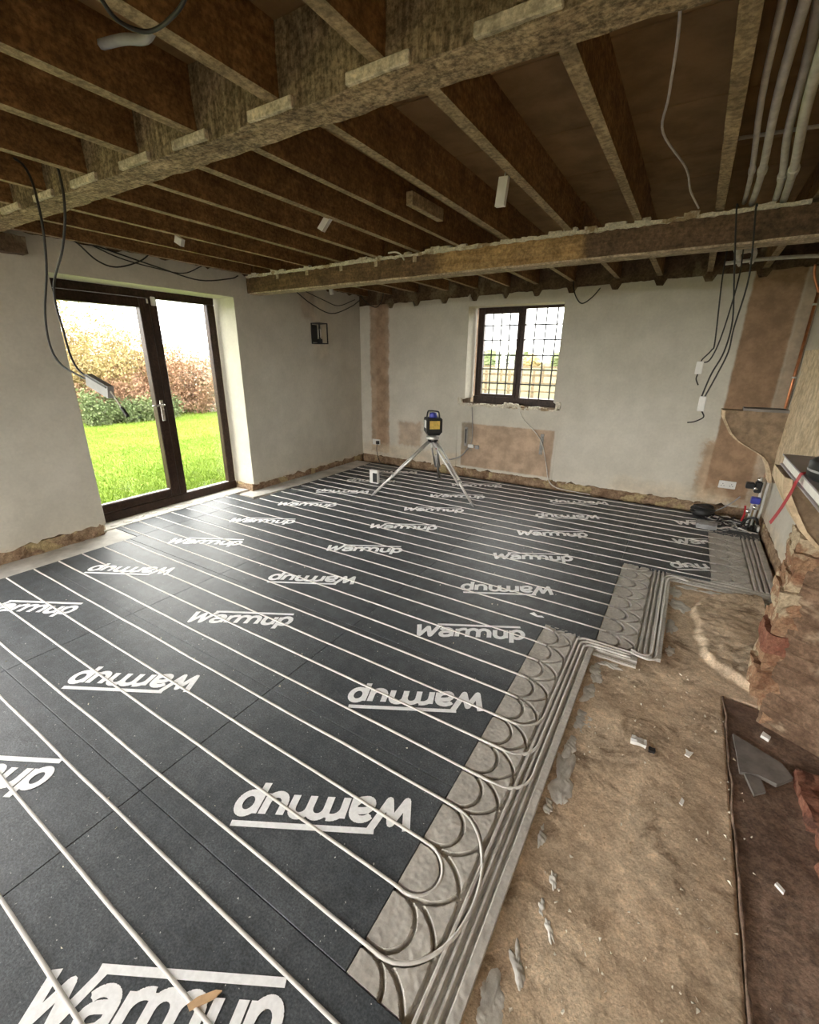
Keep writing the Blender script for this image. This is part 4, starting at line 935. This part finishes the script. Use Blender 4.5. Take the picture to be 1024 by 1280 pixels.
def shrub(x, y, h_, sp, n, col, label, leaf=0, cat='shrub', name='bare_shrub'):
    mb = MB(); z0 = -.14
    def twig(p, d, ln, r, k):
        pts = [p.copy()]; q = p.copy(); dd_ = d.copy()
        for i in range(k):
            dd_ = (dd_ + Vector((random.gauss(0, .22), random.gauss(0, .22), random.gauss(.04, .15)))).normalized(); q = q + dd_*ln/k; pts.append(q.copy())
        mb.tube(pts, [r*(1-.75*i/k) for i in range(k+1)], 3, False); return pts
    for i in range(n):
        a = random.random()*2*PI; rr = sp*.35*math.sqrt(random.random()); p = Vector((x+rr*math.cos(a), y+rr*math.sin(a), z0))
        d = Vector((math.cos(a)*random.uniform(.1, .6)*sp/h_*1.6, math.sin(a)*random.uniform(.1, .6)*sp/h_*1.6, 1)).normalized()
        st = twig(p, d, h_*random.uniform(.6, 1.0), .018*random.uniform(.6, 1.3), 6)
        for s_ in st[1:]:
            for _ in range(4):
                d2 = Vector((random.gauss(0, .8), random.gauss(0, .8), random.uniform(.0, .9))).normalized()
                tw = twig(s_, d2, h_*random.uniform(.12, .28), .008, 3)
                for e in tw[1:]:
                    for _ in range(leaf):
                        q = e + Vector((random.gauss(0, .08), random.gauss(0, .08), random.gauss(0, .08))); k = random.uniform(.02, .04)
                        u_ = Vector((random.gauss(0, 1), random.gauss(0, 1), random.gauss(0, 1))).normalized()*k; v_ = u_.orthogonal().normalized()*k*.7
                        mb.add([q-u_, q+v_, q+u_, q-v_], [(0, 1, 2, 3)])
    o = mb.build(name, TW[col], None, (x, y, z0)); return tag(o, label, cat, 'garden shrubs along the lawn edge')
random.seed(21)
# edge of the lawn runs from (-15, 6) to (-12, 11)
SH = [(-14.3, 5.3, 3.5, 2.0, 34, 'ochre', 3), (-14.1, 6.3, 3.0, 1.8, 34, 'ochre', 3), (-13.9, 7.2, 2.5, 1.6, 30, 'ochre', 3), (-15.6, 6.0, 3.6, 2.0, 26, 'pale', 2), (-15.4, 7.5, 2.8, 2.0, 22, 'pale', 2),
      (-13.2, 5.7, 1.1, 1.2, 20, 'red', 3), (-13.1, 6.7, 1.3, 1.2, 22, 'red', 3), (-13.0, 7.6, 1.6, 1.1, 22, 'red', 3), (-12.8, 8.4, 1.9, 1.0, 22, 'red', 3), (-12.7, 9.1, 1.7, 1.0, 18, 'pale', 2), (-12.5, 9.9, 2.0, 1.1, 22, 'red', 3), (-12.3, 10.8, 2.0, 1.1, 20, 'red', 3),
      (-12.6, 5.5, .8, .9, 18, 'green', 4), (-12.5, 6.3, .75, .9, 18, 'green', 4), (-12.4, 7.1, .6, .9, 16, 'green', 4), (-14.0, 8.5, 1.9, 1.3, 20, 'ochre', 2), (-13.8, 9.7, 1.9, 1.3, 18, 'pale', 2)]
WORD = {'ochre': 'tall ochre leafless shrub behind the lawn', 'red': 'reddish brown leafless hedge shrub at the lawn edge', 'green': 'low dark green leafy bush at the lawn edge', 'pale': 'pale bleached leafless shrub behind the hedge'}
for x, y, h_, sp, n, col, lf in SH: shrub(x, y, h_, sp, n, col, WORD[col], lf)
# field fence and distant trees seen through the leaded window
M['fence'] = wood('weathered_fence', (.13, .10, .06), (.18, .14, .09), 'x')
fe = thing('field_fence', 'weathered post and rail fence in the field beyond the window', 'fence', (-7.2, 20, -.2))
for i in range(9): MB().bbox(-11.5+i*1.1, -11.38+i*1.1, 20.0, 20.1, -.2, 1.05, .01).build('post', M['fence'], fe)
for z_ in (.15, .50, .85): MB().bbox(-11.6, -2.5, 19.97, 20.0, z_, z_+.07, .01).build('rail', M['fence'], fe)
fe2 = thing('field_fence', 'farther post and rail fence standing behind the first across the field', 'fence', (-11, 34, -.2))
for i in range(9): MB().bbox(-17.5+i*1.6, -17.35+i*1.6, 34.0, 34.12, -.2, 1.1, .01).build('post', M['fence'], fe2)
for z_ in (.3, .9): MB().bbox(-17.6, -4.5, 33.97, 34.0, z_, z_+.12, .01).build('rail', M['fence'], fe2)
random.seed(5)
for i in range(14):
    x = -60 + i*4.9; y = 100 + (i % 2)*6; r_ = random.uniform(2.0, 2.9)
    bm = bmesh.new(); bmesh.ops.create_icosphere(bm, subdivisions=4, radius=r_)
    for v in bm.verts:
        v.co *= 1 + .35*noise.noise(v.co*.6 + Vector((i*9, 0, 0))) + .22*noise.noise(v.co*2.0); v.co.z *= .72; v.co.z += r_*.55
    me = bpy.data.meshes.new('crown'); bm.to_mesh(me); bm.free(); me.materials.append(TW['green'] if i % 3 else TW['ochre'])
    tt = thing('field_tree', 'hazy round tree on the far field boundary' if i % 3 else 'hazy ochre tree on the far field boundary', 'tree', (x, y, -.2), 'distant field trees')
    place('crown', me, tt, (x, y, -.2)); MB().tube([(x, y, -.2), (x, y, r_*.8)], .25, 6).build('trunk', TW['ochre'], tt)
